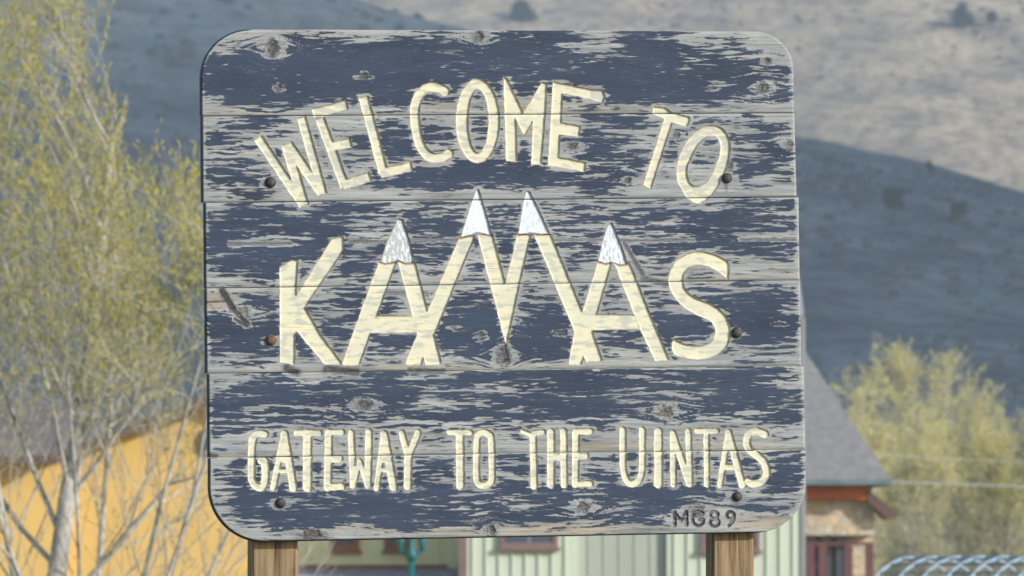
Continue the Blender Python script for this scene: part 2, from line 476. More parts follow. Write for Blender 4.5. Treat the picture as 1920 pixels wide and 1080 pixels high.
# sagebrush clumps on the hills (nobody could count them)
rng = random.Random(5)
def clump_verts(c, r, rg, nv=6):
    vs_ = []
    for k in range(nv):
        t = 2 * math.pi * k / nv
        rr = r * rg.uniform(0.6, 1.1)
        vs_.append((c.x + rr * math.cos(t), c.y + rr * math.sin(t), c.z - 0.15 * r))
    for k in range(nv):
        t = 2 * math.pi * (k + 0.5) / nv
        rr = r * rg.uniform(0.45, 0.9)
        vs_.append((c.x + rr * math.cos(t), c.y + rr * math.sin(t), c.z + r * rg.uniform(0.4, 0.75)))
    vs_.append((c.x, c.y, c.z + r * rg.uniform(0.7, 1.0)))
    f = []
    for k in range(nv):
        k2 = (k + 1) % nv
        f += [(k, k2, nv + k), (k2, nv + k2, nv + k), (nv + k, nv + k2, 2 * nv)]
    return vs_, f
def brush_field(name, hf, y0, y1, xw, count, r0, r1, m):
    mb = MB()
    for _ in range(count):
        y = rng.uniform(y0, y1); x = rng.uniform(-xw, xw)
        r = rng.uniform(r0, r1)
        if rng.random() < 0.7 and perlin(x / 25, y / 40, 77) < -0.05: continue
        v_, f_ = clump_verts(Vector((x, y, hf(x, y) - 0.3 * r)), r, rng)
        b_ = len(mb.v); mb.v += v_; mb.f += [tuple(b_ + i for i in q) for q in f_]
    o = mb.build(name, m); o['kind'] = 'stuff'
    return o
brush_field('sagebrush', hB, 585, 876, 95, 5200, 0.3, 0.85, M['sagebrush'])
brush_field('sagebrush', hC, 1780, 2060, 170, 2600, 0.5, 1.5, M['hill_brush'])
brush_field('sagebrush', hA, 1040, 1276, 130, 2200, 0.6, 1.5, M['sagebrush'])

# ------------------------------------------------------------------ trees and shrubs
def leaf_quad(mb, p, d, ln, wd, rg):
    a = Vector((rg.uniform(-1, 1), rg.uniform(-1, 1), rg.uniform(-1, 1)))
    s = d.cross(a)
    if s.length < 1e-4: return
    s = s.normalized() * wd * 0.5
    b_ = len(mb.v)
    mb.v += [tuple(p), tuple(p + d * ln * 0.5 + s), tuple(p + d * ln), tuple(p + d * ln * 0.5 - s)]
    mb.f.append((b_, b_ + 1, b_ + 2, b_ + 3))

def grow(T, p, d, ln, r, lev, P, rg):
    """one shoot; writes tubes into T['wood'], buds into T['leaf']"""
    last = lev == P['levels'] - 1
    n = P['segs'][lev]
    pts, rad = [p], [r]
    q = p.copy(); dd = d.normalized()
    for i in range(n):
        dd = (dd + Vector((rg.gauss(0, 1), rg.gauss(0, 1), rg.gauss(0, 1))) * P['jit'][lev] + Vector((0, 0, P['up'][lev]))).normalized()
        q = q + dd * (ln / n)
        if (lev > 0 or q.z > 2.2) and not P['env'](q, rg): break
        pts.append(q.copy()); rad.append(r * (1 - (i + 1) / n * P['taper'][lev]))
    if len(pts) < 3: return
    n = len(pts) - 1; rad[-1] *= 0.5
    (T['wood'] if lev < P['trunk_levels'] else T['twig']).tube(pts, rad, P['sides'][lev], cap=False)
    if not last:
        k = P['kids'][lev]
        k = int(k) if rg.random() > k - int(k) else int(k) + 1
        for j in range(k):
            f = P['from'][lev] + (1 - P['from'][lev]) * (j + rg.random()) / k
            i = min(int(f * n), n - 1); g = f * n - i
            bp = pts[i].lerp(pts[i + 1], g)
            if lev >= 1 and bp.z < P.get('thin_below', 0) and rg.random() < P['thin_p']: continue
            bd = (pts[i + 1] - pts[i]).normalized()
            ax = bd.orthogonal().normalized()
            ax.rotate(__import__('mathutils').Quaternion(bd, rg.uniform(0, 2 * math.pi)))
            an = math.radians(rg.uniform(*P['angle'][lev]))
            nd = bd * math.cos(an) + ax * math.sin(an)
            grow(T, bp, nd, ln * rg.uniform(*P['ratio'][lev]) * (1 - 0.35 * f), max(rad[i] * P['thin'][lev], P['rmin']), lev + 1, P, rg)
    if lev >= P['leaf_from']:
        L = int(ln * P['leaf_per_m'] * rg.uniform(0.5, 1.4))
        for j in range(L):
            f = rg.uniform(0.15, 1.0)
            i = min(int(f * n), n - 1); bp = pts[i].lerp(pts[i + 1], f * n - i)
            if rg.random() > P['dens'](bp): continue
            bd = (pts[i + 1] - pts[i]).normalized()
            ld = (bd * 0.8 + Vector((rg.uniform(-1, 1), rg.uniform(-1, 1), rg.uniform(-0.3, 1)))).normalized()
            off = Vector((rg.gauss(0, 1), rg.gauss(0, 1), rg.gauss(0, 1))) * P['scatter']
            leaf_quad(T['leaf'], bp + off, ld, P['leaf_len'] * rg.uniform(0.6, 1.4), P['leaf_wid'] * rg.uniform(0.7, 1.3), rg)

def tree(name, label, cat, base, stems, P, seed, wood, leafm, group=None, tilt=None):
    rg = random.Random(seed)
    T = {'wood': MB(), 'twig': MB(), 'leaf': MB()}
    for (dx, dy, d, ln, r) in stems:
        grow(T, Vector(base) + Vector((dx, dy, -0.1)), Vector(d), ln, r, 0, P, rg)
    root = thing(name, label, cat, base, group)
    tr = T['wood'].build('trunk', wood, root, True)
    T['twig'].build('twigs', M['twig_pale'] if name == 'spring_tree' else M['bark_tan'], tr, True)
    T['leaf'].build('crown', leafm, root)
    return root

PW = dict(levels=4, trunk_levels=2, segs=[9, 7, 6, 4], jit=[0.035, 0.08, 0.10, 0.12], up=[0.02, 0.07, 0.10, 0.14],
          taper=[0.8, 0.9, 0.85, 0.7], sides=[8, 6, 4, 3], kids=[18, 9, 5.5], **{'from': [0.10, 0.12, 0.1]},
          angle=[(22, 55), (20, 55), (20, 60)], ratio=[(0.40, 0.66), (0.4, 0.7), (0.35, 0.7)], thin=[0.32, 0.5, 0.55], rmin=0.0038,
          thin_below=3.2, thin_p=0.42, leaf_from=2, leaf_per_m=24, scatter=0.012, leaf_len=0.055, leaf_wid=0.016)
D1 = 68
def ground_at(px, d):
    p = at(px, 1000, d); return Vector((p.x, p.y, 0))
def px_of(p):
    d = p.y + DIST
    dz = (p.z - CAMZ) / d
    return 960 + p.x / (d * K), 540 - math.tan(math.atan(dz) - PITCH) / K
sx = 1 / (D1 * K)
def edge_left(z_):       # the right-hand outline of the big willow in metres from the view's centre line, by height
    h = np.interp(z_, [0, 1.5, 2.4, 3.4, 4.2, 5.0, 6.0, 7.3, 9.5], [1.0, 1.6, 1.75, 1.5, 1.15, 0.95, 0.72, 0.55, 0.2])
    return b1.x + h
b1 = ground_at(85, D1)
PW['env'] = lambda q, rg: q.x < edge_left(q.z) + rg.gauss(0, 0.10)
PW['dens'] = lambda p: 0.10 + 0.9 * min(max((p.z - 2.6) / 2.6, 0), 1)
tree('willow_tree', 'tall pale barked willow in yellow bud, nearest the left edge of the view', 'tree', b1,
     [(0, 0, (0.02, 0, 1), 8.0, 0.115), (0.12, 0.1, (0.22, 0.05, 1), 6.6, 0.035), (-0.12, 0, (-0.30, -0.05, 1), 7.5, 0.04),
      (0.0, -0.1, (-0.12, 0.02, 1), 8.4, 0.04), (-0.2, 0.1, (-0.52, 0.1, 1), 6.6, 0.035)],
     PW, 3, M['bark_pale'], M['bud'], 'willows in front of the orange house')
PW2 = dict(PW); PW2.update(kids=[11, 7, 5], leaf_per_m=22, up=[0.015, 0.04, 0.08, 0.12], angle=[(15, 50), (20, 55), (20, 60)])
b2 = ground_at(165, D1 - 6)
PW2['env'] = lambda q, rg: q.z < 5.75 - 0.22 * abs(q.x - b2.x - 0.7) + rg.gauss(0, 0.25) and q.x < b2.x + 2.2 and (q.z < 4.9 or q.x < b2.x + 0.95)
PW2['dens'] = lambda p: 0.08 + 0.92 * min(max((p.z - 2.9) / 1.2, 0), 1)
tree('willow_tree', 'lower multi stemmed willow leaning right against the orange wall', 'tree', b2,
     [(0.0, 0, (0.20, 0, 1), 6.1, 0.027), (0.1, 0.1, (0.30, 0.05, 1), 6.2, 0.024), (0, 0.15, (0.38, -0.05, 1), 5.9, 0.024), (0.1, -0.1, (0.50, 0, 1), 5.2, 0.022), (0.1, 0.2, (0.62, 0.1, 1), 4.6, 0.02),
      (-0.1, 0, (0.05, 0, 1), 4.8, 0.024), (-0.15, 0, (-0.35, 0.1, 1), 4.2, 0.022)],
     PW2, 8, M['bark_pale'], M['bud'], 'willows in front of the orange house')

PR = dict(levels=4, trunk_levels=2, segs=[7, 6, 5, 3], jit=[0.05, 0.09, 0.12, 0.14], up=[0.03, 0.08, 0.10, 0.12],
          taper=[0.85, 0.85, 0.8, 0.6], sides=[7, 5, 3, 3], kids=[12, 9, 7], **{'from': [0.10, 0.15, 0.1]},
          angle=[(20, 52), (18, 48), (18, 55)], ratio=[(0.40, 0.68), (0.4, 0.7), (0.45, 0.8)], thin=[0.45, 0.5, 0.6], rmin=0.010,
          leaf_from=2, leaf_per_m=19, scatter=0.05, leaf_len=0.10, leaf_wid=0.03)
def up_px(h_px, d):             # stem length that reaches a given photo row
    return at(960, h_px, d).z
R_TREES = [(1680, 648, 190, 2.0, 21, 'broad yellow green spring tree with a pale trunk, behind the stone house', 0.42),
           (1790, 660, 196, 2.2, 22, 'rounded yellow green tree standing to the right of the pale trunked one', 0.42),
           (1578, 690, 186, 1.7, 23, 'low bright yellow shrub tree showing above the grey roof slope', 0.30),
           (1945, 738, 188, 1.2, 24, 'yellow green tree cut off by the right edge of the view', 0.35),
           (1740, 815, 178, 1.3, 25, 'greyer thin spring tree in front of the taller yellow ones, between the wires', 0.6),
           (1855, 830, 174, 1.2, 26, 'short olive grey tree above the right end of the pale lattice', 0.6)]
for px, top, d, rx, sd_, lab, bare in R_TREES:
    bb = ground_at(px, d); H = up_px(top, d)
    rg = random.Random(sd_)
    P = dict(PR)
    def env(q, rg, bb=bb, H=H, rx=rx):
        c = H * 0.60
        hz_ = (q.z - c) / (H - c) if q.z > c else (q.z - c) / (c * 1.25)
        return ((q.x - bb.x) / rx) ** 2 + ((q.y - bb.y) / (rx * 1.1)) ** 2 + hz_ ** 2 < 1.0 + rg.gauss(0, 0.24)
    P['env'] = env
    P['dens'] = lambda p, H=H, bare=bare: 0.22 + 0.78 * min(max((p.z / H - bare) / 0.3, 0), 1)
    st = [(0, 0, (0.0, 0, 1), H * 0.93, 0.09)]
    for k in range(4):
        a = 2 * math.pi * (k + rg.random() * 0.5) / 4
        st.append((0.12 * math.cos(a), 0.12 * math.sin(a), (0.30 * rx * math.cos(a) / 1.4, 0.30 * rx * math.sin(a) / 1.4, 1), H * rg.uniform(0.74, 0.9), 0.05))
    tree('spring_tree', lab, 'tree', bb, st, P, sd_, M['bark_pale'], M['bud_pale'] if px < 1840 else M['bud'], 'spring trees behind the stone house')

def scrub(label, px, py, d, wpx, hf=None, group='dark shrubs on the hillsides', seed=1):
    if hf:
        while True:
            p = at(px, py + 6, d)
            if p.z <= hf(p.x, p.y) + 0.6 or d > 2300: break
            d += 4
        d -= 6
    p = at(px, py, d)
    r = wpx * K * d * 0.5
    rg = random.Random(seed)
    z0 = p.z - r * 1.1
    root = thing('hillside_shrub', label, 'shrub', (p.x, p.y, z0), group)
    MB().tube([(p.x, p.y, z0 - 0.8), (p.x + 0.05, p.y, z0 + r * 0.5), (p.x, p.y, p.z)], [0.12 * r, 0.1 * r, 0.04 * r], 6).build('trunk', M['scrub_wood'], root)
    mb = MB()
    for c in range(9):
        cc = Vector((rg.uniform(-0.6, 0.6), rg.uniform(-0.6, 0.6), rg.uniform(-0.55, 0.6))) * r
        for k in range(150):
            dv = Vector((rg.gauss(0, 1), rg.gauss(0, 1), rg.gauss(0, 1))).normalized()
            leaf_quad(mb, p + cc + dv * r * rg.uniform(0.1, 0.5), dv, r * 0.22, r * 0.13, rg)
    mb.build('crown', M['leaf_dark'], root)
scrub('dark green round shrub just above the top edge of the sign', 986, 24, 1700, 56, hC, seed=1)
scrub('dark shrub on the shaded slope, left of a pair right of the sign', 1675, 374, 600, 44, hB, seed=2)
scrub('dark shrub on the shaded slope, right of a pair right of the sign', 1797, 392, 600, 34, hB, seed=3)
scrub('larger dark shrub high on the sunlit hill near the top right corner', 1808, 28, 1700, 44, hC, seed=4)
scrub('smaller dark shrub at the top right, beside the larger one', 1860, 31, 1700, 26, hC, seed=5)
scrub('small bush standing up on the crest of the shaded slope', 1741, 312, 800, 20, hB, seed=6)

# ------------------------------------------------------------------ orange house (left)
dO = 92
root = thing('orange_house', 'orange yellow rendered house with brown eaves behind the willows', 'house', ground_at(260, dO))
x = lambda px, d: (px - 960) * K * d
z = lambda py, d: at(960, py, d).z
y0 = dO - DIST
prof = [(x(122, dO), 0), (x(505, dO), 0), (x(505, dO), z(762, dO)), (x(455, dO), z(735, dO)), (x(122, dO), z(858, dO))]
mb = MB().prism([Vector((a, y0, c)) for a, c in prof], (0, 9, 0))
mb.box(x(-420, dO), x(122, dO) - 0.003, y0 - 0.25, y0 + 8, 0, z(868, dO))
mb.build('wall', M['stucco_orange'], root)
def roof_slab(mb, a, c, y_a, y_b, th):       # a, c = (x, z) ends of the slope; runs in depth
    A, C = Vector((a[0], y_a, a[1])), Vector((c[0], y_a, c[1]))
    mb.prism([A, C, C + Vector((0, 0, th)), A + Vector((0, 0, th))], (0, y_b - y_a, 0))
rf = MB()
roof_slab(rf, (x(108, dO), z(861.5, dO)), (x(455, dO), z(733.5, dO)), y0 - 0.35, y0 + 9.3, 0.10)
roof_slab(rf, (x(455, dO) + 0.003, z(733.5, dO)), (x(516, dO), z(766, dO)), y0 - 0.35, y0 + 9.3, 0.10)
zl = z(866, dO)
rf.prism([Vector((x(-440, dO), y0 - 0.8, zl)), Vector((x(-440, dO), y0 - 0.8, zl + 0.09)), Vector((x(-440, dO), y0 + 4, zl + 0.85)), Vector((x(-440, dO), y0 + 4, zl + 0.76))], (x(118, dO) - x(-440, dO), 0, 0))
roof = rf.build('roof', M['shingle_brown'], root)
fa = MB()
roof_slab(fa, (x(100, dO), z(870, dO)), (x(455, dO), z(739, dO)), y0 - 0.40, y0 - 0.353, 0.13)
roof_slab(fa, (x(455, dO) + 0.004, z(739, dO)), (x(518, dO), z(772, dO)), y0 - 0.40, y0 - 0.353, 0.13)
fa.box(x(-440, dO), x(118, dO), y0 - 0.86, y0 - 0.803, zl - 0.03, zl + 0.05)
fa.build('fascia', M['brown_trim'], roof)
wx, wz, wr = x(396, dO), z(829, dO), 0.155
ring = MB(); pane = MB()
N = 20
for k in range(N):
    a0, a1 = 2 * math.pi * k / N, 2 * math.pi * (k + 1) / N
    def P_(a, r, yy): return Vector((wx + r * math.cos(a), yy, wz + 1.25 * r * math.sin(a)))
    ring.hexa([P_(a0, wr * 0.72, y0 - 0.05), P_(a1, wr * 0.72, y0 - 0.05), P_(a1, wr * 0.72, y0 + 0.03), P_(a0, wr * 0.72, y0 + 0.03),
               P_(a0, wr, y0 - 0.05), P_(a1, wr, y0 - 0.05), P_(a1, wr, y0 + 0.03), P_(a0, wr, y0 + 0.03)])
pane.prism([P_(2 * math.pi * k / N, wr * 0.74, y0 - 0.012) for k in range(N)], (0, 0.01, 0))
w = ring.build('window', M['brown_trim'], root)
pane.build('pane', M['glass'], w)

# ------------------------------------------------------------------ pale green building (behind the sign)
dG = 112
y0 = dG - DIST
root = thing('green_building', 'pale green board and batten building with a tan wing, under the sign', 'building', ground_at(1100, dG))
HT = 6.2
XL, XR1, XR2, XE = x(872, dG), x(1086, dG), x(1250, dG), x(1506, dG)
wall = MB()
wall.box(XL, XR1, y0, y0 + 9, 0, HT)
wall.box(XR1 + 0.002, XR2 - 0.002, y0 + 0.15, y0 + 9, 0, HT)
wall.box(XR2, XE, y0, y0 + 9, 0, HT)
wall = wall.build('wall', M['siding_green'], root)
def battens(xa, xb, yy, step, parent, m, z0, z1, w=0.035, t=0.022):
    k = 0; me = None; xx = xa + step * 0.6
    while xx < xb - 0.03:
        if me is None:
            src = MB().box(-w / 2, w / 2, -t, 0, z0, z1)
            me = bpy.data.meshes.new('batten'); me.from_pydata(src.v, [], src.f); me.materials.append(m)
        o = bpy.data.objects.new('batten', me); COL.objects.link(o)
        o.location = Vector((xx, yy - 0.001, 0)) - origin_of(parent); o.parent = parent
        xx += step
battens(XL, XR1, y0, 0.205, wall, M['siding_green'], 0.1, HT - 0.1)
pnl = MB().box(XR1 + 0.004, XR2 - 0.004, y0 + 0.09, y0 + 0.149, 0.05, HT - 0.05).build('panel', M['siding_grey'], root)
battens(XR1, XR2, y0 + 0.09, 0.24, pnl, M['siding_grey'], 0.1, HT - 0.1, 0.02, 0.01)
battens(XR2, XE, y0, 0.205, wall, M['siding_green'], 0.1, HT - 0.1)
MB().box(XE - 0.03, XE + 0.035, y0 - 0.03, y0 + 0.09, 0, HT).build('corner_trim', M['corner_grey'], root)
MB().box(XL - 0.10, XL + 0.03, y0 - 0.03, y0 + 0.2, 0, HT).build('corner_trim', M['mauve_trim'], root)

def window(root, px0, px1, pyt, pyb, d, yy, frame_m, panes=2, fw=0.07):
    xa, xb, zt, zb = x(px0, d), x(px1, d), z(pyt, d), z(pyb, d)
    f = MB()
    f.box(xa, xb, yy - 0.05, yy + 0.01, zb, zb + fw)
    f.box(xa, xb, yy - 0.05, yy + 0.01, zt - fw, zt)
    f.box(xa, xa + fw, yy - 0.05, yy + 0.01, zb + fw, zt - fw)
    f.box(xb - fw, xb, yy - 0.05, yy + 0.01, zb + fw, zt - fw)
    wo = f.build('window', frame_m, root)
    g = (xb - xa - 2 * fw) / panes
    for i in range(panes):
        q = MB().box(xa + fw + i * g + (0.012 if i else 0), xa + fw + (i + 1) * g - (0.012 if i < panes - 1 else 0), yy - 0.028, yy - 0.008, zb + fw, zt - fw)
        q.build('pane', M['glass'], wo)
    if panes > 1:
        MB().box(xa + fw + g - 0.0115, xa + fw + g + 0.0115, yy - 0.035, yy - 0.006, zb + fw, zt - fw).build('mullion', M['corner_grey'], wo)
    MB().box(xa - 0.04, xb + 0.04, yy - 0.09, yy + 0.0, zb - 0.05, zb - 0.001).build('sill', frame_m, wo)
    return wo
window(root, 938, 1046, 880, 1026, dG, y0 - 0.02, M['mauve_trim'])
window(root, 1314, 1424, 880, 1032, dG, y0 - 0.02, M['mauve_trim'])
# tan wing, set back so that the green part shades it
yw = y0 + 1.9; dW = yw + DIST
XW0 = x(556, dW)
wing = MB().box(XW0, XL - 0.104, yw, yw + 7, 0, 5.4).build('wall', M['siding_tan'], root)
battens(XW0, XL - 0.15, yw, 0.26, wing, M['siding_tan'], 0.1, 5.3, 0.03, 0.014)
window(root, 624, 674, 930, 1032, dW, yw - 0.02, M['rust_trim'], 1, 0.09)
window(root, 721, 770, 930, 1032, dW, yw - 0.02, M['rust_trim'], 1, 0.09)
# porch roof of the wing
pr = MB()
zt, zb = z(1066, dW), z(1092, dW)
xa, xb = XW0, x(868, dW - 1.2)
pr.prism([Vector((xa, yw - 0.03, zt)), Vector((xa, yw - 1.25, zb)), Vector((xa, yw - 1.25, zb - 0.06)), Vector((xa, yw - 0.03, zt - 0.06))], (xb - xa, 0, 0))
pr = pr.build('porch_roof', M['porch_roof'], root)
tr = MB().box(xa, xb - 0.25, yw - 0.06, yw - 0.026, zt + 0.005, zt + 0.06)
tr.build('flashing', M['rust_trim'], pr)
fa = MB().prism([Vector((xb - 0.02, yw - 0.02, zt + 0.16)), Vector((xb + 0.05, yw - 0.02, zt + 0.16)), Vector((xb + 0.09, yw - 1.3, zb + 0.10)), Vector((xb - 0.24, yw - 1.3, zb - 0.05))], (0, 0, -0.11))
fa.build('fascia', M['mauve_trim'], pr)
# main roof (hidden by the sign from here)
rf = MB()
for (a, c) in (((y0 - 0.3, HT), (y0 + 4.5, HT + 1.6)), ((y0 + 9.3, HT), (y0 + 4.5, HT + 1.6))):
    rf.prism([Vector((XL - 0.1, a[0], a[1])), Vector((XL - 0.1, c[0], c[1])), Vector((XL - 0.1, c[0], c[1] + 0.12)), Vector((XL - 0.1, a[0], a[1] + 0.12))], (XE - XL + 0.1, 0, 0))
rf.prism([Vector((XW0, yw - 0.3, 5.4)), Vector((XW0, yw + 7, 6.1)), Vector((XW0, yw + 7, 6.22)), Vector((XW0, yw - 0.3, 5.52))], (XL - XW0 - 0.11, 0, 0))
rf.build('roof', M['porch_roof'], root)

# ------------------------------------------------------------------ stone house (right)
dS = 126
y0 = dS - DIST
root = thing('stone_house', 'stone house with a grey shingle hip roof and maroon porch posts', 'house', ground_at(1560, dS))
xa, xb = x(1250, dS), x(1641, dS)
ez = z(905, dS)
wall = MB().box(xa, xb, y0 + 1.2, y0 + 9, 0, ez + 0.02)
wall.box(xa + 0.01, xb - 0.004, y0 + 0.25, y0 + 1.199, z(1003, dS), z(937, dS))
wall.build('wall', M['stone'], root)
rf = MB()
ex = x(1668, dS); rz_ = z(640, dS); rx_ = x(1503, dS + 2.7)
E0, E1 = Vector((xa - 2, y0 - 0.3, ez)), Vector((ex, y0 - 0.3, ez))
R0, R1 = Vector((xa - 2, y0 + 2.9, rz_)), Vector((rx_, y0 + 2.9, rz_))
B0, B1 = Vector((xa - 2, y0 + 9.3, ez)), Vector((ex, y0 + 9.3, ez))
up = Vector((0, 0, 0.05))
rf.poly([E0 + up, E1 + up, R1 + up, R0 + up]); rf.poly([R0 + up, R1 + up, B1 + up, B0 + up]); rf.poly([E1 + up, B1 + up, R1 + up]); rf.poly([E0 + up, R0 + up, B0 + up])
rf.poly([E0, B0, B1, E1]); rf.poly([E0, E1, E1 + up, E0 + up]); rf.poly([E1, B1, B1 + up, E1 + up])
roof = rf.build('roof', M['shingle_grey'], root)
MB().box(xa - 2, ex + 0.02, y0 - 0.40, y0 - 0.303, ez - 0.045, ez + 0.05).build('gutter', M['gutter'], roof)
MB().box(xa - 2, ex - 0.02, y0 - 0.29, y0 + 1.19, ez - 0.05, ez - 0.004).build('soffit', M['soffit'], roof)
MB().box(xa, x(1627, dS), y0 + 0.02, y0 + 0.22, z(937, dS), z(909, dS)).build('beam', M['orange_beam'], root)
sr = MB().prism([at(1626, 918, dS), at(1684, 961, dS), at(1684, 970, dS), at(1664, 974, dS), at(1626, 940, dS)], (0, 1.4, 0))
sr.build('side_roof', M['brown_trim'], root)
zp0, zp1 = 0.0, z(1022, dS)
for px in (1521, 1543, 1592, 1631):
    MB().box(x(px - 7.5, dS), x(px + 7.5, dS), y0 + 0.26, y0 + 0.4, zp0, zp1).build('porch_post', M['maroon'], root)
MB().box(x(1512, dS), x(1639, dS), y0 + 0.28, y0 + 0.38, zp1, zp1 + 0.05).build('porch_rail', M['maroon'], root)
for px in (1525, 1552, 1583):
    wz0, wz1 = z(1024, dS), z(1003, dS) - 0.004
    fr = MB().box(x(px - 11, dS), x(px + 11, dS), y0 + 0.95, y0 + 1.19, 1.0, wz1 + 0.0)
    wo = fr.build('window', M['glass'], root)

# ------------------------------------------------------------------ street lamp, wires, lattice canopy
dL = 98
bx = x(771, dL); yl = dL - DIST
root = thing('street_lamp', 'teal iron street lamp with two upswept arms below the sign', 'street lamp', (bx, yl, 0))
zt = z(1034, dL)
MB().lathe([(0.16, 0), (0.16, 0.12), (0.11, 0.2), (0.10, 0.7), (0.075, 0.8), (0.050, 0.95), (0.043, zt - 0.14)], (bx, yl, 0), 12).build('pole', M['teal'], root, True)
MB().lathe([(0.045, zt - 0.139), (0.085, zt - 0.08), (0.085, zt - 0.02), (0.04, zt + 0.05), (0.03, zt + 0.26), (0.055, zt + 0.30), (0.0, zt + 0.38)], (bx, yl, 0), 12).build('collar', M['teal'], root, True)
for s in (-1, 1):
    lx = bx + s * 0.145
    MB().tube([(bx + s * 0.03, yl, zt - 0.03), (bx + s * 0.09, yl, zt - 0.035), (lx, yl, zt + 0.005)], 0.02, 8).build('arm', M['teal'], root, True)
    ln_ = MB().lathe([(0.05, zt + 0.19), (0.075, zt + 0.24), (0.09, zt + 0.42), (0.07, zt + 0.5), (0.0, zt + 0.56)], (lx, yl, 0), 10).build('lantern', M['lantern'], root, True)
    MB().lathe([(0.012, zt - 0.01), (0.034, zt + 0.01), (0.04, zt + 0.1), (0.052, zt + 0.13), (0.056, zt + 0.188)], (lx, yl, 0), 10).build('lantern_base', M['teal'], ln_, True)
    MB().lathe([(0.095, zt + 0.42), (0.105, zt + 0.44), (0.06, zt + 0.54), (0.0, zt + 0.6)], (lx, yl, 0), 10).build('lantern_cap', M['teal'], ln_, True)

dP = 150
pole_x, pole_y = x(2500, dP), dP - DIST
root = thing('utility_pole', 'brown wooden utility pole right of the stone house, carrying the wires', 'utility pole', (pole_x, pole_y, 0))
MB().tube([(pole_x, pole_y, -0.3), (pole_x, pole_y, 8)], [0.15, 0.10], 10).build('pole', M['pole_wood'], root, True)
MB().box(pole_x - 0.05, pole_x + 0.05, pole_y - 0.9, pole_y + 0.9, 7.2, 7.34).build('crossarm', M['pole_wood'], root)
def wire(a, c, sag, r, label):
    pts = []
    for i in range(25):
        t = i / 24; p = a.lerp(c, t); p.z -= sag * 4 * t * (1 - t); pts.append(p)
    o = MB().tube(pts, r, 5).build('power_line', M['wire'], None, True)
    tag(o, label, 'power line', 'wires crossing in front of the spring trees')
wire(at(1560, 848, dS + 2), at(2500, 880, dP), 0.08, 0.008, 'upper thin grey wire crossing in front of the yellow spring trees')
wire(at(1662, 903, dS - 0.2), at(2500, 920, dP), 0.05, 0.014, 'lower thicker pale wire leaving the corner of the grey roof')

# pale lattice vault: hoops along an oblique axis, with crossing bars
dT = 78
root = thing('lattice_canopy', 'pale blue curved pipe lattice canopy at the bottom right corner', 'canopy', ground_at(1850, dT))
R_ = 1.25; ang = math.radians(-38)
ax = Vector((math.cos(ang), math.sin(ang), 0)); cr = Vector((-math.sin(ang), math.cos(ang), 0))
c0 = at(1712, 1045, dT); c0.z -= R_
def vault(s, t):     # s along the axis, t angle from the front springing
    return c0 + ax * s + (-cr) * (R_ * math.cos(t)) + Vector((0, 0, R_ * math.sin(t)))
L_ = 3.4; nh = 11
for i in range(nh + 1):
    s = i * L_ / nh
    MB().tube([vault(s, t) for t in [math.pi * k / 20 for k in range(21)]], 0.017, 6).build('hoop', M['pale_pipe'], root, True)
for k in range(1, 18):
    t = math.pi * k / 18
    MB().tube([vault(0, t), vault(L_, t)], 0.010, 5).build('crossbar', M['pale_pipe'], root, True)
for s in (0.0, L_):
    for t in (0.0, math.pi):
        p = vault(s, t)
        MB().tube([(p.x, p.y, -0.1), (p.x, p.y, p.z)], 0.03, 8).build('leg', M['pale_pipe'], root, True)

# ------------------------------------------------------------------ THE SIGN
TH = math.radians(8)
sc0 = at(960, 540, DIST)                               # sign plane passes through here
SIGN_Y = 0.0
RX, NX = (math.cos(TH), math.sin(TH)), (math.sin(TH), -math.cos(TH))
def to_plane(px, py):
    """photo pixels -> (u, height) on the sign's own plane (vectorised)"""
    px = np.asarray(px, float); py = np.asarray(py, float)
    cx, cy = (px - 960) * K, (540 - py) * K
    s, c = math.sin(PITCH), math.cos(PITCH)
    dx, dy, dz = cx, c - cy * s, s + cy * c
    # plane: n . (cam + t d) = 0 with n horizontal through the world origin
    t = -(NX[0] * 0 + NX[1] * (-DIST)) / (NX[0] * dx + NX[1] * dy)
    X, Y, Z = dx * t, -DIST + dy * t, CAMZ + dz * t
    return X * RX[0] + Y * RX[1], Z
sign = thing('welcome_sign', 'weathered navy plank town sign with carved cream letters on two wooden posts', 'sign', (0, 0, 0), rz=TH)

# ---- lettering, traced in photo pixels
def zz(o, pts, s=3.0): return [(o[0] + a / s, o[1] + c / s) for a, c in pts]
def seg_sdf(X, Y, p, q, w0, w1=None):
    if w1 is None: w1 = w0
    dx, dy = q[0] - p[0], q[1] - p[1]
    L2 = dx * dx + dy * dy + 1e-9
    t = np.clip(((X - p[0]) * dx + (Y - p[1]) * dy) / L2, 0, 1)
    return np.hypot(X - p[0] - t * dx, Y - p[1] - t * dy) - (w0 + (w1 - w0) * t)
def flat_sdf(X, Y, p, q, w):            # stroke with square ends
    dx, dy = q[0] - p[0], q[1] - p[1]; L = math.hypot(dx, dy); dx /= L; dy /= L
    a = (X - (p[0] + q[0]) / 2) * dx + (Y - (p[1] + q[1]) / 2) * dy
    c = -(X - (p[0] + q[0]) / 2) * dy + (Y - (p[1] + q[1]) / 2) * dx
    ex, ey = np.abs(a) - L / 2 + 1.5, np.abs(c) - w + 1.5
    return np.hypot(np.maximum(ex, 0), np.maximum(ey, 0)) + np.minimum(np.maximum(ex, ey), 0) - 1.5
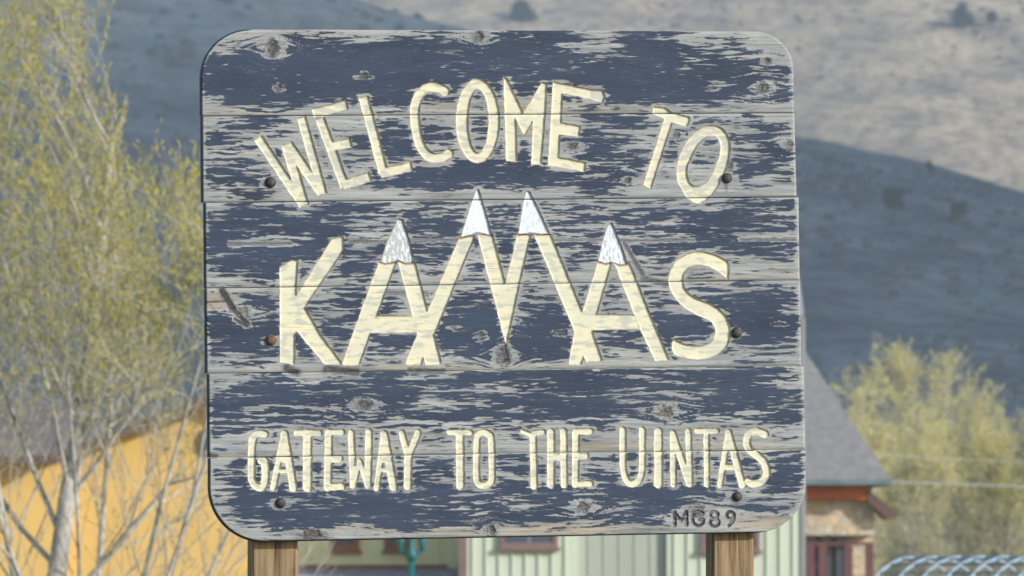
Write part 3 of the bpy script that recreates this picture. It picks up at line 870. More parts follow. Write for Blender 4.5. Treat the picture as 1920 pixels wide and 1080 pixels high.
def poly_sdf(X, Y, P):
    d = np.full(X.shape, 1e9); inside = np.zeros(X.shape, bool)
    n_ = len(P)
    for i in range(n_):
        (x1, y1), (x2, y2) = P[i], P[(i + 1) % n_]
        dx, dy = x2 - x1, y2 - y1
        t = np.clip(((X - x1) * dx + (Y - y1) * dy) / (dx * dx + dy * dy + 1e-9), 0, 1)
        d = np.minimum(d, (X - x1 - t * dx) ** 2 + (Y - y1 - t * dy) ** 2)
        cnd = (y1 > Y) != (y2 > Y)
        xi = x1 + (Y - y1) * dx / (dy if abs(dy) > 1e-9 else 1e-9)
        inside ^= cnd & (X < xi)
    return np.where(inside, -1, 1) * np.sqrt(d)
def spline(pts, closed=False, n_=5):
    out = []; N_ = len(pts)
    for i in range(N_ if closed else N_ - 1):
        g = (lambda k: pts[k % N_]) if closed else (lambda k: pts[min(max(k, 0), N_ - 1)])
        p0, p1, p2, p3 = g(i - 1), g(i), g(i + 1), g(i + 2)
        for j in range(n_):
            t = j / n_
            out.append(tuple(0.5 * ((2 * p1[k]) + (-p0[k] + p2[k]) * t + (2 * p0[k] - 5 * p1[k] + 4 * p2[k] - p3[k]) * t * t + (-p0[k] + 3 * p1[k] - 3 * p2[k] + p3[k]) * t ** 3) for k in (0, 1)))
    if not closed: out.append(pts[-1])
    return out

GLYPHS = []     # dict(kind, shapes, wear, bbox)
def glyph(kind, shapes, wear=0.15, ch=''):
    xs, ys = [], []
    for s in shapes:
        pts = s[1] if s[0] in ('poly', 'curve', 'ring') else [s[1], s[2]]
        xs += [p[0] for p in pts]; ys += [p[1] for p in pts]
    GLYPHS.append(dict(kind=kind, shapes=shapes, wear=wear, ch=ch, bb=(min(xs) - 40, max(xs) + 40, min(ys) - 40, max(ys) + 40)))
def glyph_sdf(G, X, Y):
    d = np.full(X.shape, 1e3)
    for s in G['shapes']:
        if s[0] == 'poly': e = poly_sdf(X, Y, s[1])
        elif s[0] == 'ring': e = np.maximum(poly_sdf(X, Y, s[1]), -poly_sdf(X, Y, s[2]))
        elif s[0] == 'cap': e = seg_sdf(X, Y, s[1], s[2], s[3], s[4] if len(s) > 4 else None)
        elif s[0] == 'flat': e = flat_sdf(X, Y, s[1], s[2], s[3])
        elif s[0] == 'curve':
            e = np.full(X.shape, 1e3); c = s[1]
            for i in range(len(c) - 1): e = np.minimum(e, seg_sdf(X, Y, c[i], c[i + 1], s[2]))
        d = np.minimum(d, e)
    return d
o1, o2, o3, o4, o5, o6, o7, o8, o9 = (360, 40), (740, 40), (1100, 40), (360, 350), (740, 350), (1100, 350), (360, 680), (740, 680), (1100, 680)
def strokes(o, L, kind='cap'):
    return [(kind, (o[0] + a / 3, o[1] + c / 3), (o[0] + e / 3, o[1] + f / 3), w / 6 * (1.08 if o[1] == 680 else 1)) for a, c, e, f, w in L]
# snow caps first: they win over the letters they sit on
caps = [(o4, [(1160, 176), (1190, 183), (1235, 330), (1252, 412), (1240, 432), (1200, 433), (1165, 415), (1130, 429), (1085, 434), (1060, 426), (1098, 300)], 0.5),
        (o5, [(458, 12), (476, 14), (515, 140), (547, 262), (548, 277), (500, 264), (470, 258), (440, 271), (400, 281), (370, 291), (382, 245), (420, 120)], 0.06),
        (o5, [(738, 22), (760, 25), (805, 110), (860, 230), (874, 267), (830, 269), (775, 260), (730, 267), (693, 271), (700, 228), (722, 90)], 0.12),
        (o6, [(130, 203), (147, 203), (190, 310), (228, 420), (230, 438), (190, 442), (145, 425), (110, 436), (63, 420), (90, 300), (120, 212)], 0.25)]
for o, P, w in caps: glyph('snowcap', [('poly', zz(o, P))], w)
glyph('letter', strokes(o1, [(372, 655, 628, 1035, 50), (530, 692, 632, 1035, 56), (540, 690, 735, 972, 54), (616, 540, 737, 972, 50)], 'flat'), 0.42, 'W')
glyph('letter', strokes(o1, [(720, 545, 862, 935, 52), (680, 518, 876, 470, 50), (780, 706, 897, 682, 50), (850, 922, 1004, 872, 52)], 'flat'), 0.48, 'E')
glyph('letter', strokes(o1, [(966, 425, 1080, 860, 54), (1062, 856, 1238, 815, 52)], 'flat'), 0.24, 'L')
glyph('letter', [('curve', spline(zz(o2, [(285, 392), (250, 375), (205, 370), (160, 392), (127, 440), (114, 510), (120, 600), (142, 690), (180, 748), (228, 770), (275, 764), (306, 744)])), 8.6)], 0.28, 'C')
def ell(cx, cy, rx, ry, rot=0, n_=36):
    r = math.radians(rot); out = []
    for k in range(n_):
        t = 2 * math.pi * k / n_; a, c = rx * math.cos(t), ry * math.sin(t)
        out.append((cx + a * math.cos(r) - c * math.sin(r), cy + a * math.sin(r) + c * math.cos(r)))
    return out
glyph('letter', [('ring', ell(896, 226.5, 41, 79), ell(897, 227, 19.5, 60))], 0.26, 'O')
glyph('letter', [('poly', zz(o2, [(613, 318), (632, 320), (725, 515), (830, 345), (857, 350), (850, 500), (825, 806), (770, 800), (780, 560), (737, 634), (722, 630), (683, 545), (690, 790), (628, 785), (620, 500)]))], 0.14, 'M')
glyph('letter', [('poly', zz(o2, [(893, 340), (1105, 385), (1172, 390), (1184, 420), (1170, 457), (1098, 434), (946, 405), (938, 570), (1047, 590), (1037, 647), (930, 637), (925, 766), (1077, 795), (1068, 845), (863, 810), (880, 560)]))], 0.15, 'E')
glyph('letter', [('poly', zz(o3, [(376, 480), (440, 487), (480, 513), (575, 538), (582, 555), (562, 594), (505, 574), (482, 570), (362, 942), (320, 920), (440, 545), (372, 522)]))], 0.24, 'T')
glyph('letter', [('ring', spline(zz(o3, [(700, 586), (760, 602), (800, 655), (806, 730), (787, 820), (742, 922), (690, 990), (640, 1022), (575, 1000), (530, 935), (508, 880), (508, 820), (530, 740), (575, 660), (640, 604)]), True),
                  spline(zz(o3, [(735, 652), (752, 690), (750, 742), (725, 820), (690, 888), (650, 922), (600, 925), (572, 890), (566, 830), (587, 768), (630, 692), (685, 648)]), True))], 0.48, 'O')
glyph('letter', [('poly', zz(o4, [(493, 452), (565, 412), (599, 413), (587, 580), (590, 608), (790, 292), (852, 278), (855, 350), (835, 387), (655, 650), (638, 680), (730, 840), (842, 987), (835, 1003), (748, 1002), (592, 815), (582, 830), (580, 1002), (495, 990)]))], 0.2, 'K')
glyph('letter', [('poly', zz(o4, [(1052, 422), (1152, 422), (945, 1000), (935, 1005), (855, 1006), (845, 990)])),
                 ('poly', zz(o4, [(1158, 422), (1257, 422), (1405, 985), (1400, 1001), (1315, 1004), (1303, 968), (1240, 725)])),
                 ('poly', zz(o4, [(1000, 725), (1270, 725), (1280, 820), (960, 825)]))], 0.2, 'A')
glyph('letter', [('poly', zz(o5, [(368, 280), (455, 275), (232, 815), (165, 965), (150, 1004), (65, 1004), (61, 988), (130, 825), (190, 690)])),
                 ('poly', zz(o5, [(466, 270), (552, 265), (625, 540), (692, 265), (768, 270), (705, 545), (634, 877), (622, 874), (540, 560)])),
                 ('poly', zz(o5, [(785, 270), (880, 265), (1055, 690), (1115, 815), (1167, 965), (1165, 981), (1082, 988), (1065, 960), (1005, 800)]))], 0.2, 'M')
glyph('letter', [('poly', zz(o5, [(1143, 422), (1224, 425), (1140, 715), (1115, 815), (1065, 960), (1050, 1004), (980, 1002), (984, 960), (1010, 815), (1060, 690)])),
                 ('poly', zz(o5, [(1090, 716), (1360, 718), (1385, 800), (1080, 808)])),
                 ('poly', zz(o6, [(156, 430), (245, 428), (360, 720), (467, 970), (460, 979), (387, 982), (300, 800), (266, 718)]))], 0.2, 'A')
glyph('letter', [('poly', spline(zz(o6, [(798, 518), (780, 510), (730, 470), (680, 447), (630, 440), (580, 455), (550, 492), (546, 540), (566, 590), (620, 630), (700, 660), (770, 710), (806, 780), (806, 850), (780, 910), (720, 955), (640, 972), (560, 962), (490, 940), (481, 880), (500, 863), (550, 885), (620, 895), (680, 885), (718, 850), (720, 792), (690, 752), (600, 712), (530, 665), (480, 600), (460, 540), (470, 480), (510, 415), (570, 377), (640, 363), (710, 378), (770, 404), (802, 435)]), True, 3))], 0.14, 'S')
# GATEWAY TO THE UINTAS: round-nosed strokes
glyph('letter', [('curve', spline(zz(o7, [(412, 402), (372, 400), (342, 435), (336, 560), (337, 655), (368, 698), (398, 696), (413, 650), (413, 558)])), 7.2)] + strokes(o7, [(388, 552, 412, 552, 34)]), 0.24, 'G')
glyph('letter', strokes(o7, [(519, 402, 458, 705, 34), (521, 402, 572, 705, 42), (487, 610, 550, 610, 24), (519, 430, 514, 540, 42)]), 0.2, 'A')
glyph('letter', strokes(o7, [(592, 396, 718, 396, 34), (651, 400, 650, 703, 48)]), 0.24, 'T')
glyph('letter', strokes(o7, [(771, 394, 764, 702, 42), (771, 392, 845, 391, 32), (770, 545, 830, 540, 38), (765, 700, 846, 695, 36)]), 0.24, 'E')
glyph('letter', strokes(o7, [(897, 394, 908, 690, 36), (908, 690, 945, 555, 30), (945, 555, 990, 688, 30), (997, 392, 990, 688, 38)]), 0.2, 'W')
glyph('letter', strokes(o7, [(1081, 402, 1040, 705, 34), (1083, 402, 1135, 700, 42), (1052, 602, 1112, 602, 26), (1081, 420, 1077, 545, 40)]), 0.24, 'A')
glyph('letter', strokes(o7, [(1182, 396, 1214, 515, 36), (1273, 394, 1222, 520, 36), (1217, 515, 1214, 695, 42)]), 0.24, 'Y')
glyph('letter', strokes(o8, [(310, 391, 428, 392, 30), (368, 396, 370, 692, 44)]), 0.24, 'T')
glyph('letter', [('curve', spline(zz(o8, [(505, 392), (476, 406), (464, 440), (462, 640), (476, 680), (508, 690), (538, 676), (548, 640), (546, 440), (534, 406)]), True) + zz(o8, [(505, 392)]), 6.5)], 0.24, 'O')
glyph('letter', strokes(o8, [(722, 386, 764, 404, 24), (788, 396, 838, 391, 28), (780, 408, 786, 694, 38)]), 0.3, 'T')
glyph('letter', strokes(o8, [(881, 390, 880, 685, 42), (952, 386, 955, 685, 38), (880, 535, 950, 531, 36)]), 0.24, 'H')
glyph('letter', strokes(o8, [(1021, 388, 1018, 684, 38), (1022, 388, 1104, 386, 32), (1020, 530, 1078, 526, 32), (1018, 684, 1104, 680, 32)]), 0.2, 'E')
glyph('letter', [('curve', spline(zz(o9, [(205, 378), (205, 500), (207, 600), (228, 662), (260, 682), (294, 662), (312, 605), (314, 500), (315, 378)])), 6.3)], 0.12, 'U')
glyph('letter', strokes(o9, [(405, 388, 405, 682, 46)]), 0.14, 'I')
glyph('letter', strokes(o9, [(486, 400, 490, 682, 34), (486, 400, 580, 680, 38), (574, 388, 582, 678, 34)]), 0.3, 'N')
glyph('letter', strokes(o9, [(622, 385, 734, 384, 30), (675, 388, 678, 684, 32)]), 0.24, 'T')
glyph('letter', strokes(o9, [(800, 395, 750, 688, 32), (800, 395, 878, 688, 38), (775, 588, 848, 590, 30), (800, 420, 800, 480, 34)]), 0.18, 'A')
glyph('letter', [('curve', spline(zz(o9, [(1005, 402), (962, 386), (920, 397), (902, 440), (916, 488), (960, 522), (1000, 562), (1014, 620), (990, 664), (950, 680), (912, 670)])), 7.2)], 0.24, 'S')
# initials and year, cut small and painted dark
glyph('initial', strokes(o9, [(496, 915, 494, 840, 21), (494, 840, 530, 890, 19), (530, 890, 560, 838, 19), (560, 838, 562, 915, 22)]), 0.3, 'M')
glyph('initial', [('curve', spline(zz(o9, [(655, 848), (630, 836), (604, 850), (595, 880), (606, 908), (632, 918), (654, 902), (656, 882)])), 3.3)] + strokes(o9, [(634, 882, 656, 882, 19)]), 0.3, 'G')
glyph('initial', [('curve', spline(zz(o9, [(718, 838), (738, 848), (734, 870), (718, 878), (700, 868), (700, 846)]), True), 3.2), ('curve', spline(zz(o9, [(718, 878), (742, 890), (740, 912), (718, 920), (697, 910), (697, 890)]), True), 3.2)], 0.3, '8')
glyph('initial', [('curve', spline(zz(o9, [(808, 838), (828, 850), (826, 872), (808, 880), (790, 868), (790, 848)]), True), 3.3), ('curve', spline(zz(o9, [(828, 855), (826, 885), (812, 904), (800, 918)])), 3.3)], 0.3, '9')

# ---- where the paint still holds: coverage 0-9, 28 columns along each plank, 8 rows down it
COVER = [
 ["0003432123331384884288532110", "1472888999885699831289746520", "5794999999988898885788635543", "8988889999877787778899676855", "9999999899989988888899998765", "9998999998675678767999995967", "2998997588663344456988998576", "0244310033111111111111211100"],
 ["0576100046542421117861111441", "3532211277762622257433335564", "4432123887762523288543333673", "4443212387651624235444332567", "5554113343568887654455343777", "4762112378999999865543323655", "2684101477767788666521101432", "0231000011000000023100000000"],
 ["2654467654332422233222223534", "6767556445554463366555536863", "8886987655674453366654678876", "8633396444474464444444455443", "8688886698573366545677777886", "5898564645423554445455233443", "4588545554323344442233323221", "1244213343222222211223110000"],
 ["0143213433232323212233453342", "1287644763347833433334555775", "6448754783478936863346677886", "8779854784589958976778888987", "8898867778888889977778888998", "7868766667786789876666665885", "3475544334567648853334445454", "0110000000000121000000001111"],
 ["0365246674567788886667678871", "2687556686454566887655568744", "7678788487455668776655569996", "6756566466555667876653558887", "5653334445666666776676665455", "5522222233453344322211111233", "0012333222313122220001111111", "1000000000000000000000000000"],
 ["1774533334652566335534445667", "2674654435752655345644446666", "1665543445642554344433345566", "3677767887665567777888874463", "3875667787656568836787744343", "3798987887756766454578211432", "0268745787777435536776101110", "0013212111000000000000000000"]]
BOARDS = [  # tl, tr, br, bl in photo pixels
 ((375.5, 55), (1487, 59), (1488.5, 210.6), (376.5, 216.6)),
 ((377.5, 218.2), (1489.5, 212.2), (1493.5, 368.2), (378.5, 378.6)),
 ((383, 380.2), (1497.5, 369.8), (1499.5, 524.2), (384, 539.2)),
 ((384.5, 540.8), (1500.5, 525.8), (1502.5, 685.6), (386, 699.2)),
 ((389.5, 700.8), (1507, 687.2), (1510, 842.4), (390.5, 857.2)),
 ((391.5, 858.8), (1510.5, 844.0), (1511.5, 998.5), (391.5, 1016))]
# knots: x, y, rx, ry, depth of dark, bright rim
KNOTS = [(511, 90, 15, 21, 0.75, 1.0), (523, 165, 7, 9, 0.25, 0.6), (682, 143, 11, 9, 0.4, 0.7), (898, 68, 11, 13, 0.7, 0.3), (1430, 165, 14, 13, 0.5, 0.9), (1440, 115, 8, 8, 0.6, 0.2),
         (1268, 254, 9, 9, 0.35, 0.5), (1368, 312, 8, 8, 0.4, 0.3), (1178, 338, 8, 7, 0.9, 0.2), (1479, 270, 9, 10, 0.3, 0.4), (1075, 273, 11, 8, 0.6, 0.3), (457, 583, 13, 10, 0.15, 0.6),
         (685, 759, 18, 12, 0.5, 0.7), (1250, 772, 15, 13, 0.35, 0.8), (1095, 950, 14, 12, 0.6, 0.8), (1308, 958, 16, 14, 0.35, 0.5), (922, 994, 9, 13, 0.9, 0.1), (585, 1003, 26, 12, 0.7, 0.3),
         (945, 666, 13, 24, 0.95, 0.2), (526, 852, 9, 10, 0.3, 0.8), (1055, 624, 12, 9, 0.35, 0.5), (901, 630, 8, 12, 0.1, 0.6), (850, 614, 8, 6, 0.1, 0.5), (1462, 608, 9, 6, 0.15, 0.6), (1080, 862, 5, 5, 0.3, 0.3)]
STREAKS = [  # dark splits: x0,y0,x1,y1,half width,strength
 (430, 457, 545, 457, 4, 0.55), (655, 453, 735, 453, 4, 0.6), (765, 452, 860, 450, 4, 0.45), (1160, 452, 1300, 451, 3.5, 0.5), (1390, 449, 1490, 449, 4, 0.5), (1040, 450, 1130, 450, 3, 0.4),
 (416, 545, 436, 578, 8, 1.0), (436, 578, 464, 608, 6, 1.0), (384, 567, 424, 565, 3, 0.6), (1170, 455, 1205, 515, 5, 0.55), (1205, 522, 1250, 533, 7, 0.5), (440, 598, 462, 612, 4, 0.7),
 (537, 690, 556, 698, 9, 0.7), (612, 692, 668, 698, 9, 0.7), (375, 850, 405, 855, 5, 0.6), (770, 693, 830, 696, 6, 0.5), (700, 545, 800, 552, 5, 0.35)]
WARM = [(800, 990, 160, 14, 0.5), (1050, 992, 120, 12, 0.8), (1440, 980, 60, 12, 0.8), (395, 567, 30, 14, 0.9), (1120, 838, 90, 12, 0.7), (1380, 838, 90, 10, 0.5), (1330, 522, 130, 10, 0.4), (780, 690, 200, 8, 0.35), (1250, 772, 12, 10, 1.0), (1060, 200, 150, 10, 0.4), (450, 205, 60, 12, 0.3), (820, 200, 60, 10, 0.4)]

STEP = 1.55
def board_grid(bi):
    tl, tr, br, bl = BOARDS[bi]
    nu = int((tr[0] - tl[0]) / STEP); nv = int((bl[1] - tl[1]) / STEP)
    u = np.linspace(0, 1, nu + 1)[None, :]; v = np.linspace(0, 1, nv + 1)[:, None]
    X = (tl[0] * (1 - v) + bl[0] * v) * (1 - u) + (tr[0] * (1 - v) + br[0] * v) * u
    Y = (tl[1] * (1 - u) + tr[1] * u) * (1 - v) + (bl[1] * (1 - u) + br[1] * u) * v
    # rounded corners: rows near the outer edge are drawn in
    rl = rr = None
    if bi == 0:
        dt = v * (bl[1] - tl[1]); RL, RR = 92.0, 76.0
    elif bi == 5:
        dt = (1 - v) * (bl[1] - tl[1]); RL, RR = 104.0, 96.0
    else: return X, Y, u, v
    def inset(d, R):
        q = np.clip(1 - d / R, 0, 1) * 0.995
        return R * (1 - np.sqrt(1 - q * q))
    iL, iR = inset(dt, RL), inset(dt, RR)
    X0, X1 = X[:, :1] + iL, X[:, -1:] - iR
    return X0 + (X1 - X0) * u, Y, u, v

def bilinear_cover(bi, u, v):
    C = np.array([[int(ch) for ch in r] for r in COVER[bi]], float)
    cu = np.clip(u * 28 - 0.5, 0, 26.999); cv = np.clip(v * 8 - 0.5, 0, 6.999)
    i, j = np.floor(cu).astype(int), np.floor(cv).astype(int); fu, fv = cu - i, cv - j
    fu = fu * fu * (3 - 2 * fu); fv = fv * fv * (3 - 2 * fv)
    return (C[j, i] * (1 - fu) + C[j, i + 1] * fu) * (1 - fv) + (C[j + 1, i] * (1 - fu) + C[j + 1, i + 1] * fu) * fv

PXM = 0.00185
THICK = 0.045
DEPTH = {'letter': 0.0062, 'snowcap': 0.0065, 'initial': 0.004}
letter_parts = {}
for bi in range(6):
    X, Y, U, V = board_grid(bi)
    nvr, nur = X.shape
    U2 = np.broadcast_to(U, X.shape); V2 = np.broadcast_to(V, X.shape)
    def fields(X, Y):
        D = np.full(X.shape, 60.0); I = np.full(X.shape, -1)
        for gi, G in enumerate(GLYPHS):
            x0, x1, yy0, yy1 = G['bb']
            msk = (X > x0) & (X < x1) & (Y > yy0) & (Y < yy1)
            if not msk.any(): continue
            e = glyph_sdf(G, X[msk], Y[msk])
            # hand-cut wobble of the outline
            e = e + fbm(X[msk] / 9.0, Y[msk] / 9.0, 50 + gi % 7, 2) * (0.3 if G['kind'] == 'initial' else 0.9)
            if G['kind'] == 'letter': e = e - (1.0 if G['bb'][3] < 440 else 0.5)
            cur = D[msk]; ci = I[msk]
            better = (e < cur) & ~((cur < 0) & (ci >= 0))
            ci[better] = gi; cur = np.minimum(cur, e)
            D[msk] = cur; I[msk] = ci
        return D, I
    D, I = fields(X, Y)
    # snap vertices beside an outline on to it
    near = np.abs(D) < STEP * 0.75
    near[0, :] = near[-1, :] = False; near[:, 0] = near[:, -1] = False
    h = 0.4
    gx_ = (fields(X + h, Y)[0] - D) / h; gy_ = (fields(X, Y + h)[0] - D) / h
    gl = np.sqrt(gx_ ** 2 + gy_ ** 2) + 1e-6
    near &= gl < 1.6
    X = np.where(near, X - np.clip(D * gx_ / gl, -0.7, 0.7), X); Y = np.where(near, Y - np.clip(D * gy_ / gl, -0.7, 0.7), Y)
    D = np.where(near, D - np.clip(D, -0.7, 0.7), D)
    # ---- wood and paint fields
    wy = Y + 0.006 * (X - 930) * 1.6 + 6 * perlin(X / 210, Y / 60, 300 + bi) + 2.0 * perlin(X / 60, Y / 25, 310 + bi)
    dark = np.zeros(X.shape); rim = np.zeros(X.shape); warm = np.zeros(X.shape); relief = np.zeros(X.shape); eat = np.zeros(X.shape)
    for k, (kx, ky, rx, ry, dk, rm) in enumerate(KNOTS):
        dk = 0.3 + 0.7 * dk
        tl, tr, br, bl = BOARDS[bi]
        if not (min(tl[1], tr[1]) - 14 < ky < max(bl[1], br[1]) + 14): continue
        ddx, ddy = X - kx, Y - ky
        q = np.sqrt((ddx / rx) ** 2 + (ddy / ry) ** 2) + 0.45 * perlin(X / 8, Y / 8, 400 + k)
        wy += np.sign(ddy) * -1.2 * ry * np.exp(-(ddx / (rx * 2.6)) ** 2 - np.abs(ddy) / (ry * 2.2))
        dark = np.maximum(dark, 0.75 * dk ** 0.5 * np.exp(-((q - 0.95) / 0.13) ** 2) * np.clip(0.6 + 1.5 * perlin(X / 6, Y / 6, 450 + k), 0, 1))
        lens = np.sqrt((ddx / (rx * 2.3)) ** 2 + (ddy / (ry * 1.15)) ** 2) + 0.35 * perlin(X / 16, Y / 5, 460 + k)
        eat = np.maximum(eat, 0.8 * (1 - sm(lens, 0.75, 1.0)))
        warm = np.maximum(warm, 0.2 * (1 - sm(q, 0.6, 1.0)))
        dark = np.maximum(dark, np.clip(dk * 1.35, 0, 1) * (1 - sm(q, 0.55, 1.0)) * (0.62 + 0.38 * np.sin(q * 14 + perlin(X / 4, Y / 4, k) * 6)))
        rim = np.maximum(rim, 0.8 * rm * np.exp(-((q - 1.05) / 0.10) ** 2) * np.clip(0.35 + 2.2 * perlin(X / 6, Y / 6, 420 + k), 0, 1))
        eat = np.maximum(eat, (1 - sm(q, 0.9, 1.35)) * np.clip(0.75 + perlin(X / 7, Y / 5, 425 + k), 0, 1))
        relief += 0.0006 * np.exp(-((q - 1.0) / 0.25) ** 2) - 0.004 * dk * (1 - sm(q, 0.3, 0.8))
    for k, (bx_, by_) in enumerate(((507, 342), (1363, 334), (508, 638), (1381, 624), (526, 943), (1382, 931))):
        lens = np.sqrt(((X - bx_) / 26) ** 2 + ((Y - by_ - 1) / 14) ** 2) + 0.5 * perlin(X / 14, Y / 5, 470 + k)
        eat = np.maximum(eat, 0.8 * (1 - sm(lens, 0.7, 1.0)))
        dark = np.maximum(dark, 0.5 * np.exp(-((X - bx_ + 1) / 6) ** 2) * sm(Y - by_, 4, 10) * (1 - sm(Y - by_, 12, 40)) * np.clip(0.6 + perlin(X / 3, Y / 20, 480 + k), 0, 1))
    for (x0, yy0, x1, yy1, hw, st) in STREAKS:
        e = seg_sdf(X, Y + 1.6 * perlin(X / 9, Y / 9, 430), (x0, yy0), (x1, yy1), 0)
        tex = (0.6 + 0.4 * np.sin(X * 1.35 + 5 * perlin(X / 30, Y / 8, 431))) if abs(x1 - x0) > 70 else np.clip(0.95 + 0.8 * perlin(X / 10, Y / 4, 432), 0, 1)
        dark = np.maximum(dark, st * (1 - sm(e, hw * 0.4, hw)) * tex)
        eat = np.maximum(eat, 0.9 * (1 - sm(e, hw * 0.9, hw * 1.9)))
        relief -= 0.002 * st * (1 - sm(e, hw * 0.3, hw))
    for (wx_, wy_, rx, ry, st) in WARM:
        warm = np.maximum(warm, st * np.exp(-((X - wx_) / rx) ** 2 - ((Y - wy_) / ry) ** 2))
    warm = np.clip(warm + 0.25 * np.clip(fbm(X / 130, wy / 14, 440 + bi, 3) + 0.1, 0, 1), 0, 1)
    n1 = fbm(X / 72, wy / 6.6, 100 + 10 * bi, 4, 0.62)
    n2 = fbm(X / 150, wy / 16, 200 + 10 * bi, 3, 0.5)
    n3 = fbm(X / 26, wy / 2.6, 500 + 10 * bi, 2, 0.6)
    nn = n1 * 0.62 + n2 * 0.34 + n3 * 0.20
    nn = (nn - nn.mean()) / nn.std()
    rank = 1 / (1 + np.exp(-1.702 * nn))
    cov = bilinear_cover(bi, U2 + 0.006 * perlin(X / 40, Y / 20, 600), V2 + 0.03 * perlin(X / 50, Y / 18, 610)) / 9.0
    cov = (0.555 if bi < 2 else 0.59) + (cov - 0.5) * 1.10
    cov = cov - eat * 0.9
    # paint has let go first round the carving and along the arrises
    halo = sm(D + 7 * perlin(X / 14, Y / 7, 620), 0.0, 9.0)
    cov = cov - (1 - halo) * 0.42
    tl, tr, br, bl = BOARDS[bi]; bl_y = bl[1]
    eh = np.minimum(V2 * (bl[1] - tl[1]), (1 - V2) * (bl[1] - tl[1])); ew = np.minimum(X - X[:, :1], X[:, -1:] - X)
    cov = cov - (1 - sm(ew + 5 * perlin(X / 12, Y / 5, 630), 2, 13)) * 0.55 - (1 - sm(eh, 1, 5)) * 0.25
    paint = np.clip(cov - rank, -0.5, 0.5)
    fl = fbm(X / 34, wy / 2.3, 640 + bi, 2, 0.5); fl = fl / fl.std() + 0.5 * perlin(X / 70, Y / 30, 650 + bi)
    paint = np.minimum(paint, 0.30 * (2.05 - fl))
    bk = fbm(X / 30, wy / 2.6, 660 + bi, 2, 0.5); bk = bk / bk.std() + 0.8 * perlin(X / 90, Y / 30, 670 + bi)
    paint = np.maximum(paint, np.where(cov > 0.12, 0.30 * (bk - 2.0), -0.5) * (1 - eat))
    # ---- height
    inside = D <= 0
    kind_depth = np.array([DEPTH[G['kind']] for G in GLYPHS])
    dep = np.where(I >= 0, kind_depth[np.maximum(I, 0)], 0)
    small = np.isin(I, [k for k, G in enumerate(GLYPHS) if G['bb'][2] > 740 and G['kind'] == 'letter'])
    prof = np.where(small, np.sqrt(np.clip(1 - (1 - np.clip(-D / 3.0, 0, 1)) ** 2, 0, 1)), sm(-D, 0.0, 2.6))
    dep = np.where(small, 0.0055, dep)
    H = -dep * prof
    H = H + 0.0007 * sm(paint, -0.02, 0.04) * (~inside) + relief * (~inside)
    H = H + 0.0012 * fbm(X / 110, Y / 60, 700 + bi, 2) + 0.0005 * fbm(X / 30, wy / 2.6, 710 + bi, 2) * (1 - 0.6 * inside)
    edge_d = np.minimum(eh, ew)
    H = H - 0.0028 * (1 - sm(edge_d, 0, 3.2))
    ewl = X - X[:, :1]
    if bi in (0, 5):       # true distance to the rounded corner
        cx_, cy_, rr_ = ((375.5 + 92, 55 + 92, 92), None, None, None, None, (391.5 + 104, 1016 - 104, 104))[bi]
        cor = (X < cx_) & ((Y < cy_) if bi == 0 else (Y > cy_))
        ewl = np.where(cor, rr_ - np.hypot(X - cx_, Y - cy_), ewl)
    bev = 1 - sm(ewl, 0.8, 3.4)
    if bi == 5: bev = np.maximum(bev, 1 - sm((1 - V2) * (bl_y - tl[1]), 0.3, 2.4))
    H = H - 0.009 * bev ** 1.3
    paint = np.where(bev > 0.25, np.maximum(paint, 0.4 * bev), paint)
    H = H + (0.0, 0.0008, -0.001, 0.0006, -0.0004, 0.001)[bi]
    # ---- to the sign's own frame
    u_, h_ = to_plane(X, Y)
    Pv = np.stack([u_, -H, h_], -1).reshape(-1, 3)
    idx = np.arange(nvr * nur).reshape(nvr, nur)
    Q = np.stack([idx[:-1, :-1], idx[1:, :-1], idx[1:, 1:], idx[:-1, 1:]], -1).reshape(-1, 4)
    Df, If = D.ravel(), I.ravel()
    cD = Df[Q].mean(1)
    cI = np.where(cD < 0, If[Q[np.arange(len(Q)), np.argmin(Df[Q], 1)]], -1)
    # wear of the letters' own paint
    wr = np.array([G['wear'] for G in GLYPHS])[np.maximum(If, 0)]
    wn1 = fbm(X / 34, wy / 10.0, 800, 4, 0.55); wn1 = (wn1 / wn1.std()).ravel()
    capn = fbm(X / 3.2, Y / 15.0, 820, 3, 0.6); capn = (capn / capn.std()).ravel()
    is_cap = np.isin(If, [k for k, G in enumerate(GLYPHS) if G['kind'] == 'snowcap'])
    wn1 = np.where(is_cap, capn, wn1)
    wear = np.clip(wr * 1.35 - 1 / (1 + np.exp(-1.7 * wn1)), -0.5, 0.5)
    wear = wear + 0.40 * (1 - sm(-Df, 0.5, 3.5)) * np.clip(2.2 * fbm(X / 11, Y / 7, 830, 2).ravel(), -0.2, 1)
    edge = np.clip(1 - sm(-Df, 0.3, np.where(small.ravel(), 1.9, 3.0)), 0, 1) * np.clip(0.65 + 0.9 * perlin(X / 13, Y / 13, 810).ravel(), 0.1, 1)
    for gi, G in enumerate(GLYPHS):           # dark cut line along the foot of each snow cap
        if G['kind'] != 'snowcap': continue
        x0, x1, yy0, yy1 = G['bb']
        msk = (X > x0) & (X < x1) & (Y > yy0) & (Y < yy1)
        if msk.any():
            e = np.full(X.shape, 99.0); e[msk] = np.abs(glyph_sdf(G, X[msk], Y[msk]))
            edge = np.maximum(edge, (1 - sm(e, 1.0, 3.0)).ravel() * 0.95)
    # bare end of the E's upper arm, where the cream has gone
    wear = np.where((X.ravel() > 1108) & (X.ravel() < 1140) & (Y.ravel() > 160) & (Y.ravel() < 196), 0.5, wear)
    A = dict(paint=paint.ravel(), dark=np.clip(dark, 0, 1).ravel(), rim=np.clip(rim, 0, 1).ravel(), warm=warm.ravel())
    # plank mesh: front (without the carved faces) + sides + back
    Qp = Q[cI < 0]
    loop = np.concatenate([idx[0, :-1], idx[:-1, -1], idx[-1, :0:-1], idx[:0:-1, 0]])
